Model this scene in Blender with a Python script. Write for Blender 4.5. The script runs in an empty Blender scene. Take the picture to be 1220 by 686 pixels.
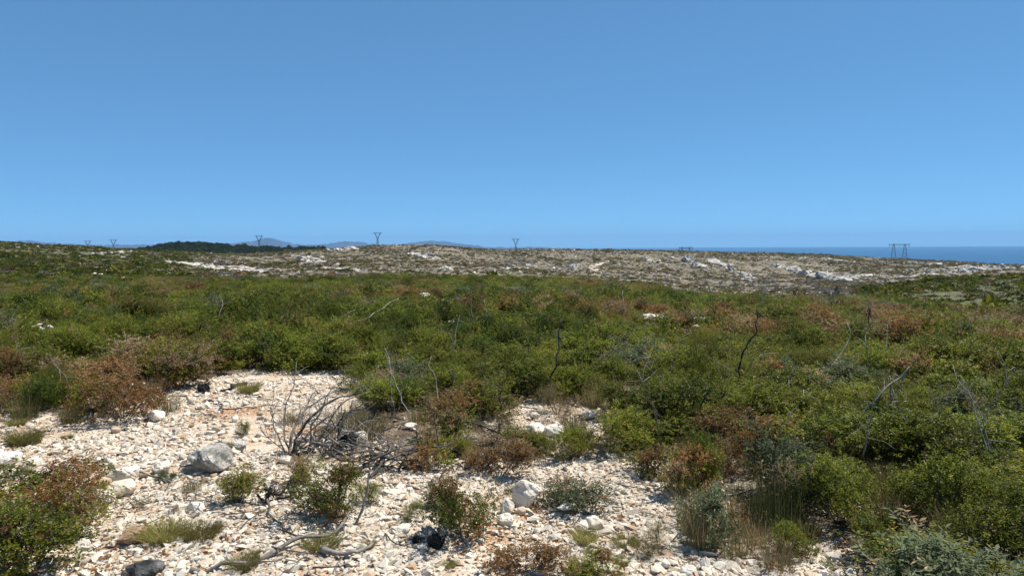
import bpy, bmesh, math, random
import numpy as np
from mathutils import Vector, Matrix, Euler

C = bpy.context.scene
COL = C.collection
R = math.radians

# ------------------------------------------------------------------ camera, sky, sun, exposure
EYE = np.array([0.0, 0.0, 1.62])
FPX, CU, CV = 881.0, 610.0, 343.0            # focal length and centre, in pixels of the 1220 x 686 photograph
PITCH, ROLL = math.atan(52.3 / FPX), R(0.37)
cam = bpy.data.cameras.new('camera')
cam_o = bpy.data.objects.new('camera', cam); COL.objects.link(cam_o)
cam.sensor_width = 36.0
cam.lens = 36.0 * FPX / 1220.0
cam.clip_start, cam.clip_end = 0.05, 90000.0
_m = Matrix.Rotation(R(90) - PITCH, 4, 'X') @ Matrix.Rotation(-ROLL, 4, 'Z')
cam_o.matrix_world = Matrix.Translation(Vector(EYE)) @ _m
C.camera = cam_o
CAM3 = np.array(_m.to_3x3())

SUN_EL, SUN_AZ = R(60), R(66)                # azimuth clockwise from the view direction (+Y)
w = bpy.data.worlds.new('World'); C.world = w; w.use_nodes = True
nt = w.node_tree; nt.nodes.clear()
sky = nt.nodes.new('ShaderNodeTexSky'); sky.sky_type = 'NISHITA'; sky.sun_disc = False
sky.sun_elevation, sky.sun_rotation = SUN_EL, SUN_AZ
sky.altitude, sky.air_density, sky.dust_density, sky.ozone_density = 250.0, 0.4, 0.0, 3.0
bg = nt.nodes.new('ShaderNodeBackground'); bg.inputs[1].default_value = 0.067
wo = nt.nodes.new('ShaderNodeOutputWorld')
sg = nt.nodes.new('ShaderNodeGamma'); sg.inputs[1].default_value = 0.48        # the phone's soft tone curve
st = nt.nodes.new('ShaderNodeMix'); st.data_type = 'RGBA'; st.blend_type = 'MULTIPLY'; st.inputs[0].default_value = 1.0
st.inputs[7].default_value = (1.23, 2.43, 3.42, 1)
nt.links.new(sky.outputs[0], sg.inputs[0]); nt.links.new(sg.outputs[0], st.inputs[6]); nt.links.new(st.outputs[2], bg.inputs[0])
nt.links.new(bg.outputs[0], wo.inputs[0])
sun = bpy.data.lights.new('sun', 'SUN'); sun.energy = 4.8; sun.angle = R(0.53); sun.color = (1.0, 0.95, 0.87)
sun_o = bpy.data.objects.new('sun', sun); COL.objects.link(sun_o)
_sd = Vector((math.sin(SUN_AZ) * math.cos(SUN_EL), math.cos(SUN_AZ) * math.cos(SUN_EL), math.sin(SUN_EL)))
sun_o.rotation_euler = _sd.to_track_quat('Z', 'Y').to_euler()
C.view_settings.view_transform = 'Standard'; C.view_settings.look = 'None'
C.view_settings.exposure = 0.62; C.view_settings.gamma = 1.0
C.render.engine = 'CYCLES'
C.cycles.max_bounces = 6; C.cycles.diffuse_bounces = 4; C.cycles.glossy_bounces = 2
C.cycles.transmission_bounces = 4; C.cycles.volume_bounces = 0; C.cycles.transparent_max_bounces = 4

rng = np.random.default_rng(7)
random.seed(7)

# ------------------------------------------------------------------ noise
_P = np.random.default_rng(3).permutation(512)
def _h(i, j): return _P[(_P[i & 511] + j) & 511] / 511.0
def vnoise(x, y):
    x = np.asarray(x, float); y = np.asarray(y, float)
    i = np.floor(x).astype(int); j = np.floor(y).astype(int)
    fx = x - i; fy = y - j
    fx = fx * fx * (3 - 2 * fx); fy = fy * fy * (3 - 2 * fy)
    a = _h(i, j) * (1 - fx) + _h(i + 1, j) * fx
    b = _h(i, j + 1) * (1 - fx) + _h(i + 1, j + 1) * fx
    return a * (1 - fy) + b * fy
def fbm(x, y, o=4, g=0.5):
    s = 0; a = 1; t = 0
    for k in range(o):
        s = s + a * (vnoise(x * 2 ** k + 17.3 * k, y * 2 ** k - 9.1 * k) - 0.5); t += a; a *= g
    return s / t * 2
def sstep(a, b, x):
    t = np.clip((x - a) / (b - a), 0, 1); return t * t * (3 - 2 * t)

# ------------------------------------------------------------------ pixel of the photograph -> point of the place
def ray(u, v):
    d = np.stack([(np.asarray(u, float) - CU) / FPX, (CV - np.asarray(v, float)) / FPX, -np.ones_like(np.asarray(u, float) + np.asarray(v, float))], -1)
    return d @ CAM3.T
def z_at(u, v, r):
    d = ray(u, v); h = np.hypot(d[..., 0], d[..., 1])
    return EYE[2] + d[..., 2] / h * r

# the relief: per column of view direction, range and height of the successive crests and hollows
US = np.array([-250, 0, 150, 300, 450, 600, 700, 760, 830, 900, 960, 1060, 1130, 1220, 1470.])
def row(*a): return np.array(a, float)
A_r = row(60, 60, 60, 60, 60, 60, 58, 55, 48, 45, 44, 42, 40, 40, 40)
A_v = row(331, 331, 331, 333, 328, 329, 331, 338, 348, 352, 354, 356, 362, 366, 368)
B_r = A_r * 2
B_v = row(326, 328, 331, 336, 337, 338, 341, 348, 358, 364, 366, 366, 368, 370, 372)
C_r = row(210, 200, 200, 230, 260, 270, 270, 270, 270, 270, 240, 180, 180, 180, 180)
C_v = row(315, 318, 322, 329, 329, 329, 333, 338, 347, 353, 352, 341, 333.5, 331, 330)
D_r = row(330, 330, 330, 400, 420, 440, 440, 460, 480, 500, 480, 430, 430, 430, 430)
D_v = row(300, 302, 308, 315, 309, 313, 315, 318, 323, 327, 331, 334, 330, 329, 330)
E_r = row(480, 480, 520, 600, 620, 650, 680, 720, 760, 800, 820, 850, 870, 900, 900)
E_v = row(286, 287.5, 296, 302.5, 292, 298, 297.5, 298.5, 300, 301.5, 303, 309, 311.5, 316.5, 322)
def colz(v, r): return z_at(US, v, r)
_u0 = US; US = np.sort(np.append(US, [380., 520.]))            # two more columns: the rounded dome of the pale hill
A_r, A_v, B_r, B_v, C_r, C_v, D_r, D_v, E_r, E_v = [np.interp(US, _u0, q) for q in (A_r, A_v, B_r, B_v, C_r, C_v, D_r, D_v, E_r, E_v)]
E_v[US == 380], E_v[US == 450], E_v[US == 520], D_v[US == 520] = 296.8, 292.3, 292.6, 307.5
zA = colz(A_v, A_r) - 0.45
zB, zC, zD, zE = colz(B_v, B_r), colz(C_v, C_r), colz(D_v, D_r), colz(E_v, E_r)
LR = [np.full_like(A_r, 0.2), np.full_like(A_r, 9.0), A_r * 0.45, A_r, B_r, C_r, D_r, E_r, E_r * 1.35, E_r * 2.2, np.full_like(A_r, 4500.0)]
LZ = [0 * zA, 0 * zA, zA * 0.27, zA, zB, zC, zD, zE, zE - 14, zE - 75, np.full_like(zA, -256.0)]
LR, LZ = np.array(LR), np.array(LZ)          # knots x columns
az_dense = np.radians(np.linspace(-46, 46, 620))
az_all = np.concatenate([np.radians(np.linspace(-180, -46, 70))[:-1], az_dense, np.radians(np.linspace(46, 180, 70))[1:]])
r_all = np.geomspace(0.3, 4500, 470)
def _hermite(lr, z, q):                      # monotone-ish cubic through the knots of one column
    d = np.diff(z) / np.diff(lr); m = np.zeros_like(z)
    m[1:-1] = np.where(d[:-1] * d[1:] > 0, 2 * d[:-1] * d[1:] / (d[:-1] + d[1:] + 1e-12), 0)
    m[0] = d[0]; m[-1] = d[-1]
    k = np.clip(np.searchsorted(lr, q) - 1, 0, len(lr) - 2)
    h = lr[k + 1] - lr[k]; t = np.clip((q - lr[k]) / h, 0, 1)
    return ((2*t**3-3*t**2+1) * z[k] + (t**3-2*t**2+t) * h * m[k] + (-2*t**3+3*t**2) * z[k+1] + (t**3-t**2) * h * m[k+1])
_uq = np.clip(CU + FPX * np.tan(np.clip(az_all, -1.2, 1.2)), -250, 1470)
_uq[np.abs(az_all) > 1.2] = np.where(az_all[np.abs(az_all) > 1.2] < 0, -250, 1470)
def _smooth_cols(tab):
    k = np.clip(np.searchsorted(US, _uq) - 1, 0, len(US) - 2)
    t = (_uq - US[k]) / (US[k + 1] - US[k]); t = 0.5 * t + 0.5 * t * t * (3 - 2 * t)
    return tab[:, k] * (1 - t) + tab[:, k + 1] * t
_cr, _cz = _smooth_cols(LR), _smooth_cols(LZ)
ZG = np.stack([_hermite(np.log(_cr[:, i]), _cz[:, i], np.log(r_all)) for i in range(len(az_all))])   # az x r
AZG, RG = np.meshgrid(az_all, r_all, indexing='ij')
XG, YG = RG * np.sin(AZG), RG * np.cos(AZG)
def relief(x, y, r):
    n = 0.035 * fbm(x / 1.1, y / 1.1, 4) * (1 - sstep(30, 60, r))
    n = n + 0.10 * fbm(x / 5, y / 5, 3) * sstep(8, 14, r) * (1 - sstep(80, 200, r))
    n = n + 1.2 * fbm(x / 38, y / 38, 5, 0.6) * sstep(150, 350, r)
    n = n - 4.5 * np.abs(fbm(x / 120 + 3, y / 120, 3)) * sstep(260, 420, r) * (1 - sstep(560, 640, r))
    n = n + 0.5 * np.abs(fbm((x + 0.6 * y) / 70, (y - 0.5 * x) / 14, 3)) * sstep(200, 350, r)
    return n
ZG = ZG + relief(XG, YG, RG)
_lr0, _lrd = math.log(r_all[0]), math.log(r_all[1] / r_all[0])
def T(x, y):
    x = np.asarray(x, float); y = np.asarray(y, float)
    a = np.arctan2(x, y); q = (np.log(np.maximum(np.hypot(x, y), 0.301)) - _lr0) / _lrd
    j = np.clip(q.astype(int), 0, len(r_all) - 2); fj = np.clip(q - j, 0, 1)
    i = np.clip(np.searchsorted(az_all, a) - 1, 0, len(az_all) - 2)
    fi = (a - az_all[i]) / (az_all[i + 1] - az_all[i])
    return (ZG[i, j] * (1 - fi) + ZG[i + 1, j] * fi) * (1 - fj) + (ZG[i, j + 1] * (1 - fi) + ZG[i + 1, j + 1] * fi) * fj
def G(u, v, h=0.0, rmax=1500.0):
    """where the line of sight through pixel (u, v) meets the ground raised by h"""
    d = ray(u, v); hl = math.hypot(d[0], d[1]); d = d / hl
    rr = np.geomspace(1.2, rmax, 1500)
    f = EYE[2] + d[2] * rr - (T(d[0] * rr, d[1] * rr) + h)
    k = np.nonzero(f < 0)[0]
    if len(k) == 0: r = rmax
    elif k[0] == 0: r = rr[0]
    else:
        a, b = f[k[0] - 1], f[k[0]]; r = rr[k[0] - 1] + (rr[k[0]] - rr[k[0] - 1]) * a / (a - b)
    x, y = d[0] * r, d[1] * r
    return float(x), float(y), float(T(x, y))
def project(x, y, z):
    p = (np.stack([x, y, z], -1) - EYE) @ CAM3
    return CU - FPX * p[..., 0] / p[..., 2], CV + FPX * p[..., 1] / p[..., 2]
def inpoly(px, py, poly):
    px = np.asarray(px); py = np.asarray(py); c = np.zeros(px.shape, bool)
    n = len(poly)
    for i in range(n):
        x1, y1 = poly[i]; x2, y2 = poly[(i + 1) % n]
        k = (y1 > py) != (y2 > py)
        c ^= k & (px < (x2 - x1) * (py - y1) / (y2 - y1 + 1e-12) + x1)
    return c
def ground_poly(pts, h=0.0): return [G(u, v, h, 200)[:2] for u, v in pts]
CLEAR = [ground_poly([(-90, 522), (0, 503), (45, 503), (110, 510), (180, 500), (238, 454), (300, 448), (395, 446), (396, 468), (378, 500), (392, 548), (430, 566), (505, 562), (560, 574),
                      (600, 566), (640, 552), (720, 553), (775, 562), (800, 590), (814, 640), (832, 667), (872, 677), (1040, 685), (1060, 760), (-200, 900), (-300, 600)]),
         ground_poly([(618, 490), (640, 484), (676, 505), (672, 528), (628, 530)]),
         ground_poly([(692, 489), (706, 489), (712, 506), (694, 506)])]
def in_clear(x, y):
    m = inpoly(x, y, CLEAR[0])
    for c in CLEAR[1:]: m |= inpoly(x, y, c)
    return m

# ------------------------------------------------------------------ object helpers
def new_mesh(name, V, F, mats=(), col=None, mi=None, smooth=False):
    V = np.asarray(V, np.float32); F = np.asarray(F, np.int32)
    me = bpy.data.meshes.new(name); k = F.shape[1]
    me.vertices.add(len(V)); me.vertices.foreach_set('co', V.ravel())
    me.loops.add(F.size); me.loops.foreach_set('vertex_index', F.ravel())
    me.polygons.add(len(F)); me.polygons.foreach_set('loop_start', np.arange(0, F.size, k, dtype=np.int32))
    for m in mats: me.materials.append(m)
    if mi is not None: me.polygons.foreach_set('material_index', np.asarray(mi, np.int32))
    if col is not None:
        a = me.attributes.new('Col', 'FLOAT_COLOR', 'POINT')
        c = np.ones((len(V), 4), np.float32); c[:, :3] = col; a.data.foreach_set('color', c.ravel())
    me.polygons.foreach_set('use_smooth', np.full(len(F), bool(smooth)))
    me.update(calc_edges=True); me.validate()
    return me
def link(name, me, parent=None, loc=None, rot=None, scl=None):
    o = bpy.data.objects.new(name, me); COL.objects.link(o)
    if parent is not None: o.parent = parent
    if loc is not None: o.location = loc
    if rot is not None: o.rotation_euler = rot
    if scl is not None: o.scale = scl
    return o
def tag(o, label=None, cat=None, group=None, kind=None):
    for k, v in (('label', label), ('category', cat), ('group', group), ('kind', kind)):
        if v: o[k] = v
    return o
def thing(name, label, cat, loc, rz=0, scl=None, group=None):
    o = bpy.data.objects.new(name, None); COL.objects.link(o); o.empty_display_size = 0.1
    o.location = loc; o.rotation_euler = (0, 0, rz)
    if scl is not None: o.scale = scl
    return tag(o, label, cat, group)
def cat_parts(parts):
    """join (V, F, col) triples"""
    Vs, Fs, Cs, n = [], [], [], 0
    for V, F, c in parts:
        Vs.append(V); Fs.append(np.asarray(F) + n); Cs.append(np.broadcast_to(c, (len(V), 3))); n += len(V)
    return np.concatenate(Vs), np.concatenate(Fs), np.concatenate(Cs)

LAND = []                                     # landmarks that labels can name: (phrase, x, y)
def landmark(phrase, x, y): LAND.append((phrase, x, y))

# ------------------------------------------------------------------ materials
def new_mat(name):
    m = bpy.data.materials.new(name); m.use_nodes = True; t = m.node_tree
    b = next(n for n in t.nodes if n.type == 'BSDF_PRINCIPLED')
    return m, t, b
def N(t, kind, **kw):
    n = t.nodes.new('ShaderNode' + kind)
    for k, v in kw.items():
        if k.startswith('i_'): n.inputs[k[2:].replace('_', ' ')].default_value = v
        else: setattr(n, k, v)
    return n
def ramp(t, src, stops, mode='LINEAR'):
    n = t.nodes.new('ShaderNodeValToRGB'); e = n.color_ramp.elements; n.color_ramp.interpolation = mode
    while len(e) < len(stops): e.new(0.5)
    for x, (p, c) in zip(e, stops):
        x.position = p; x.color = (*c, 1) if len(c) == 3 else c
    t.links.new(src, n.inputs[0]); return n.outputs[0]
def mixc(t, f, a, b, blend='MIX'):
    n = t.nodes.new('ShaderNodeMix'); n.data_type = 'RGBA'; n.blend_type = blend
    for s, x in ((0, f), (6, a), (7, b)):
        if hasattr(x, 'is_linked'): t.links.new(x, n.inputs[s])
        else: n.inputs[s].default_value = x if s == 0 else (*x, 1)
    return n.outputs[2]
def noise(t, vec, scale, detail=5, rough=0.6, dist=0.0):
    n = N(t, 'TexNoise'); n.inputs['Scale'].default_value = scale; n.inputs['Detail'].default_value = detail
    n.inputs['Roughness'].default_value = rough; n.inputs['Distortion'].default_value = dist
    t.links.new(vec, n.inputs['Vector']); return n.outputs[0]
def mapping(t, vec, scale=(1, 1, 1), rot=(0, 0, 0)):
    n = N(t, 'Mapping'); n.inputs['Scale'].default_value = scale; n.inputs['Rotation'].default_value = rot
    t.links.new(vec, n.inputs[0]); return n.outputs[0]
def bump(t, b, h, strength, dist):
    n = N(t, 'Bump'); n.inputs['Strength'].default_value = strength; n.inputs['Distance'].default_value = dist
    t.links.new(h, n.inputs['Height']); t.links.new(n.outputs[0], b.inputs['Normal'])

def leaf_material(name, rough, transl, spec=0.5):
    m, t, b = new_mat(name)
    at = N(t, 'Attribute', attribute_name='Col'); oi = N(t, 'ObjectInfo')
    hs = N(t, 'HueSaturation')
    mr = N(t, 'MapRange'); mr.inputs[3].default_value = 0.488; mr.inputs[4].default_value = 0.514
    t.links.new(oi.outputs['Random'], mr.inputs[0]); t.links.new(mr.outputs[0], hs.inputs['Hue'])
    mv = N(t, 'MapRange'); mv.inputs[3].default_value = 0.62; mv.inputs[4].default_value = 1.36
    wn = N(t, 'TexWhiteNoise', noise_dimensions='1D'); t.links.new(oi.outputs['Random'], wn.inputs['W'])
    t.links.new(wn.outputs[0], mv.inputs[0]); t.links.new(mv.outputs[0], hs.inputs['Value'])
    t.links.new(at.outputs['Color'], hs.inputs['Color']); t.links.new(hs.outputs[0], b.inputs['Base Color'])
    b.inputs['Roughness'].default_value = rough; b.inputs['Specular IOR Level'].default_value = spec
    tr = N(t, 'BsdfTranslucent'); ms = N(t, 'MixShader'); ms.inputs[0].default_value = transl
    t.links.new(hs.outputs[0], tr.inputs[0]); out = next(n for n in t.nodes if n.type == 'OUTPUT_MATERIAL')
    t.links.new(b.outputs[0], ms.inputs[1]); t.links.new(tr.outputs[0], ms.inputs[2]); t.links.new(ms.outputs[0], out.inputs[0])
    return m
M_leaf = leaf_material('glossy_leaf', 0.42, 0.50, 0.16)
M_soft = leaf_material('soft_leaf', 0.7, 0.40, 0.10)
def wood_material(name, a, b_, c):
    m, t, b = new_mat(name)
    tc = N(t, 'TexCoord'); oi = N(t, 'ObjectInfo')
    v = mapping(t, tc.outputs['Object'], (1, 1, 1))
    n1 = noise(t, v, 14, 5, 0.65); n2 = noise(t, v, 90, 3)
    c1 = ramp(t, n1, [(0.32, a), (0.52, b_), (0.7, c)])
    t.links.new(mixc(t, 0.35, c1, ramp(t, n2, [(0.3, (0.2, 0.2, 0.2)), (0.7, (1, 1, 1))]), 'MULTIPLY'), b.inputs['Base Color'])
    b.inputs['Roughness'].default_value = 0.8; bump(t, b, n2, 0.5, 0.004)
    return m
M_grey = wood_material('weathered_wood', (0.10, 0.085, 0.07), (0.22, 0.195, 0.17), (0.40, 0.37, 0.33))
M_pale = wood_material('bleached_wood', (0.19, 0.165, 0.135), (0.34, 0.31, 0.265), (0.47, 0.435, 0.38))
M_char = wood_material('charred_wood', (0.008, 0.008, 0.008), (0.018, 0.017, 0.016), (0.07, 0.065, 0.06))
M_dark = wood_material('scorched_wood', (0.03, 0.025, 0.022), (0.075, 0.064, 0.055), (0.17, 0.155, 0.14))
M_stem = wood_material('live_bark', (0.05, 0.038, 0.028), (0.10, 0.08, 0.06), (0.17, 0.14, 0.11))

def stone_material(name, mode):
    m, t, b = new_mat(name)
    tc = N(t, 'TexCoord'); oi = N(t, 'ObjectInfo')
    ad = N(t, 'VectorMath', operation='ADD'); t.links.new(tc.outputs['Object'], ad.inputs[0])
    cb = N(t, 'CombineXYZ'); mu = N(t, 'Math', operation='MULTIPLY'); mu.inputs[1].default_value = 50
    t.links.new(oi.outputs['Random'], mu.inputs[0])
    for k in range(3): t.links.new(mu.outputs[0], cb.inputs[k])
    t.links.new(cb.outputs[0], ad.inputs[1]); v = ad.outputs[0]
    wn = N(t, 'TexWhiteNoise', noise_dimensions='1D'); t.links.new(mu.outputs[0], wn.inputs['W'])
    if mode == 'lichen':
        base = ramp(t, noise(t, v, 5, 6, 0.7), [(0.38, (0.20, 0.19, 0.17)), (0.48, (0.36, 0.34, 0.30)), (0.56, (0.60, 0.56, 0.49))])
        sp = ramp(t, noise(t, v, 60, 4, 0.7), [(0.45, (0.45, 0.45, 0.43)), (0.6, (1, 1, 1))]); base = mixc(t, 0.8, base, sp, 'MULTIPLY')
    elif mode == 'dark':
        base = ramp(t, noise(t, v, 9, 6, 0.7), [(0.4, (0.02, 0.02, 0.02)), (0.52, (0.09, 0.088, 0.085)), (0.65, (0.2, 0.195, 0.185))])
    else:
        rnd = ramp(t, wn.outputs[0], [(0.0, (0.70, 0.645, 0.55)), (0.45, (0.63, 0.565, 0.465)), (0.70, (0.54, 0.46, 0.355)), (0.85, (0.52, 0.385, 0.26)), (0.94, (0.40, 0.365, 0.32)), (1.0, (0.47, 0.28, 0.155))])
        if mode == 'pale': rnd = ramp(t, wn.outputs[0], [(0.0, (0.73, 0.685, 0.605)), (0.6, (0.66, 0.61, 0.525)), (1.0, (0.56, 0.50, 0.41))])
        sc = 7 if mode == 'pale' else 16
        st = ramp(t, noise(t, v, sc, 6, 0.65, 0.4), [(0.28, (0.62, 0.50, 0.38)), (0.42, (0.97, 0.93, 0.87)), (0.62, (1, 1, 1)), (0.74, (0.74, 0.73, 0.71))])
        base = mixc(t, 0.75, rnd, st, 'MULTIPLY')
    t.links.new(base, b.inputs['Base Color']); b.inputs['Roughness'].default_value = 0.9; b.inputs['Specular IOR Level'].default_value = 0.2
    h = noise(t, v, 35, 6, 0.7); bump(t, b, h, 0.55, 0.012)
    return m
M_stone = stone_material('limestone_rubble', 'mixed')
M_pstone = stone_material('limestone_pale', 'pale')
M_lichen = stone_material('limestone_lichen', 'lichen')
M_dstone = stone_material('stone_dark', 'dark')

# far limestone of the hillsides
M_ledge, _t, _b = new_mat('limestone_ledge')
_g = N(_t, 'NewGeometry').outputs['Position']
_c = ramp(_t, noise(_t, _g, 0.5, 6, 0.7), [(0.35, (0.25, 0.23, 0.205)), (0.48, (0.47, 0.43, 0.37)), (0.62, (0.62, 0.57, 0.49))])
_t.links.new(_c, _b.inputs['Base Color']); _b.inputs['Roughness'].default_value = 0.95
bump(_t, _b, noise(_t, _g, 1.5, 6, 0.7), 0.8, 0.4)

# ground: rubble near, litter under the scrub, stony hillside beyond
M_ground, t, b = new_mat('ground')
pos = N(t, 'NewGeometry').outputs['Position']
mk = N(t, 'Attribute', attribute_name='Mask'); sp = N(t, 'SeparateColor'); t.links.new(mk.outputs['Color'], sp.inputs[0])
n_soil = noise(t, pos, 1.3, 6, 0.65, 0.3); n_grit = noise(t, pos, 38, 5, 0.7)
rub = ramp(t, n_soil, [(0.36, (0.44, 0.27, 0.155)), (0.45, (0.53, 0.41, 0.29)), (0.57, (0.61, 0.53, 0.43))])
rub = mixc(t, 0.6, rub, ramp(t, n_grit, [(0.36, (0.42, 0.36, 0.3)), (0.55, (1, 1, 1))]), 'MULTIPLY')
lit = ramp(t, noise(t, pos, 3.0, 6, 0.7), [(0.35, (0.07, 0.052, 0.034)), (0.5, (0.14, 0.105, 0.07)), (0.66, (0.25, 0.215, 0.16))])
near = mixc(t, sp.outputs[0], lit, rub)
hv = mapping(t, pos, (0.05, 0.16, 0.1), (0, 0, R(28)))
h1 = noise(t, hv, 1.0, 9, 0.72, 0.3); h2 = noise(t, pos, 0.35, 6, 0.75); h3 = noise(t, pos, 0.02, 4, 0.6)
hill = ramp(t, h1, [(0.30, (0.085, 0.08, 0.038)), (0.42, (0.125, 0.102, 0.062)), (0.50, (0.185, 0.154, 0.11)), (0.60, (0.245, 0.208, 0.155)), (0.68, (0.44, 0.385, 0.31))])
hill = mixc(t, ramp(t, h2, [(0.48, (0, 0, 0)), (0.66, (1, 1, 1))]), hill, (0.105, 0.098, 0.05))
hill = mixc(t, ramp(t, h3, [(0.5, (0, 0, 0)), (0.66, (0.75, 0.75, 0.75))]), hill, (0.105, 0.088, 0.075))
green = ramp(t, h2, [(0.35, (0.05, 0.06, 0.022)), (0.6, (0.10, 0.105, 0.04)), (0.72, (0.2, 0.18, 0.11))])
hill = mixc(t, sp.outputs[2], hill, green)
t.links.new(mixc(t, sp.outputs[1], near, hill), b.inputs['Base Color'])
b.inputs['Roughness'].default_value = 0.95; b.inputs['Specular IOR Level'].default_value = 0.15
bump(t, b, n_grit, 0.6, 0.02)

# ------------------------------------------------------------------ ground sheet
na, nr = ZG.shape
V = np.concatenate([np.stack([XG, YG, ZG], -1).reshape(-1, 3), [[0, 0, float(ZG[:, 0].mean())]]])
i0 = (np.arange(na - 1)[:, None] * nr + np.arange(nr - 1)[None, :]).ravel()
F = np.concatenate([np.stack([i0, i0 + nr, i0 + nr + 1], -1), np.stack([i0, i0 + nr + 1, i0 + 1], -1),
                    np.stack([np.arange(na - 1) * nr, np.full(na - 1, na * nr), np.arange(1, na) * nr], -1)])
F = F[:, ::-1]
xs, ys, rs = V[:, 0], V[:, 1], np.hypot(V[:, 0], V[:, 1])
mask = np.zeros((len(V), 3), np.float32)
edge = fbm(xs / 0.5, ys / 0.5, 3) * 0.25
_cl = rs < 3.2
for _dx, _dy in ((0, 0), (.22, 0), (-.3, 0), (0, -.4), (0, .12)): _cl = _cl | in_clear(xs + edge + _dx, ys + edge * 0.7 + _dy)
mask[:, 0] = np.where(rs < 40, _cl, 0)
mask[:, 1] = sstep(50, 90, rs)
_u = CU + FPX * np.tan(np.clip(np.arctan2(xs, ys), -1.2, 1.2))
mask[:, 2] = np.clip((1 - sstep(120, 330, _u + 60 * fbm(xs / 40, ys / 40, 3))) * 0.9 * (1 - 0.6 * sstep(300, 480, rs)) + sstep(985, 1080, _u) * (1 - sstep(230, 300, rs)) * 0.8, 0, 1)
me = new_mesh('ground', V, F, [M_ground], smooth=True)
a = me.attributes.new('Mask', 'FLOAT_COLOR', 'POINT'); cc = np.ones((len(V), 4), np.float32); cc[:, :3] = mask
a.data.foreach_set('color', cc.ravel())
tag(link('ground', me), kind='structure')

# ------------------------------------------------------------------ sea
SEA_Z, SEA_R = -250.0, 40000.0
M_sea, t, b = new_mat('sea_water')
pos = N(t, 'NewGeometry').outputs['Position']
cs = ramp(t, noise(t, mapping(t, pos, (0.0004, 0.0001, 1)), 1.0, 5), [(0.35, (0.002, 0.062, 0.145)), (0.65, (0.003, 0.078, 0.17))])
t.links.new(cs, b.inputs['Base Color']); b.inputs['Roughness'].default_value = 0.55; b.inputs['Specular IOR Level'].default_value = 0.06
bump(t, b, noise(t, pos, 0.05, 4), 0.6, 4.0)
ang = np.linspace(-math.pi, math.pi, 241)[:-1]
rings = np.array([0.0] + list(np.geomspace(2500, SEA_R, 14)))
V = [[0, 0, SEA_Z]]
for q in rings[1:]: V += [[q * math.sin(k), q * math.cos(k), SEA_Z] for k in ang]
n = len(ang); F = [[0, 1 + (k + 1) % n, 1 + k] for k in range(n)]
for j in range(len(rings) - 2):
    for k in range(n):
        p, q = 1 + j * n + k, 1 + j * n + (k + 1) % n
        F += [[p, q, q + n], [p, q + n, p + n]]
tag(link('sea', new_mesh('sea', V, F, [M_sea], smooth=True)), kind='structure')

# ------------------------------------------------------------------ far mountains and the pine hill
def ridge(name, prof, dist, depth, base, mat, rough, step=1.5, seed=0, nd=16):
    """a ridge of hills whose crest passes through the given directions at the given range"""
    us = np.arange(prof[0][0], prof[-1][0] + step, step)
    vs = np.interp(us, [p[0] for p in prof], [p[1] for p in prof])
    d = ray(us, vs); h = np.hypot(d[:, 0], d[:, 1]); d = d / h[:, None]
    crest = EYE[2] + d[:, 2] * dist
    V, k = [], np.linspace(-1, 1, nd)
    for kk in k:
        f = (1 - abs(kk)) ** 0.85
        rr = dist + kk * depth * (1 if kk < 0 else 1.4)
        nz = fbm(us / 5 + seed, np.full_like(us, kk * 5 + seed), 5, 0.65) * rough
        z = base + (crest - base) * f + nz * (1 - f * 0.3) * (f > 0)
        V.append(np.stack([d[:, 0] * rr, d[:, 1] * rr, z], -1))
    m = len(us); V = np.concatenate(V)
    i0 = (np.arange(nd - 1)[:, None] * m + np.arange(m - 1)[None, :]).ravel()
    F = np.concatenate([np.stack([i0, i0 + 1, i0 + m + 1], -1), np.stack([i0, i0 + m + 1, i0 + m], -1)])
    return tag(link(name, new_mesh(name, V, F, [mat], smooth=False)), kind='structure')
M_mt, t, b = new_mat('mountain_rock')
pos = N(t, 'NewGeometry').outputs['Position']
t.links.new(ramp(t, noise(t, pos, 0.002, 6, 0.7), [(0.4, (0.012, 0.022, 0.03)), (0.6, (0.04, 0.048, 0.055))]), b.inputs['Base Color']); b.inputs['Roughness'].default_value = 1
ridge('mountains', [(-150, 291), (-40, 289), (10, 288), (22, 286.6), (34, 285.6), (48, 287.5), (70, 289.5), (110, 291), (180, 291), (250, 292.5), (268, 290.8), (285, 288.3), (300, 286.6), (310, 284.6), (318, 282.8), (326, 283.6), (336, 286.2),
                    (350, 290.2), (365, 291.6), (385, 290.2), (400, 288.5), (416, 286.6), (426, 287.2), (440, 290), (460, 291.4), (482, 290), (500, 287.6), (518, 286.2), (530, 287.2), (545, 289.4),
                    (560, 290.8), (580, 294.3), (612, 294.8), (634, 293.4), (660, 295.4), (720, 296.2), (770, 297.5), (800, 300)], 24000, 2600, -270, M_mt, 62, 0.8, 3.1, 22)
M_hillp, t, b = new_mat('pine_hill_floor')
pos = N(t, 'NewGeometry').outputs['Position']
t.links.new(ramp(t, noise(t, pos, 0.08, 6, 0.7), [(0.4, (0.035, 0.04, 0.02)), (0.62, (0.12, 0.11, 0.07))]), b.inputs['Base Color']); b.inputs['Roughness'].default_value = 1
PINE = [(90, 304), (150, 300), (178, 296.4), (200, 292.2), (215, 291), (240, 291), (262, 293), (285, 295), (310, 296.2), (335, 297), (352, 296.2), (375, 296), (400, 297), (430, 301), (470, 306)]
ridge('pine_hill', PINE, 1500, 420, -40, M_hillp, 2.0, 2.0, 8.2, 24)

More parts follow.
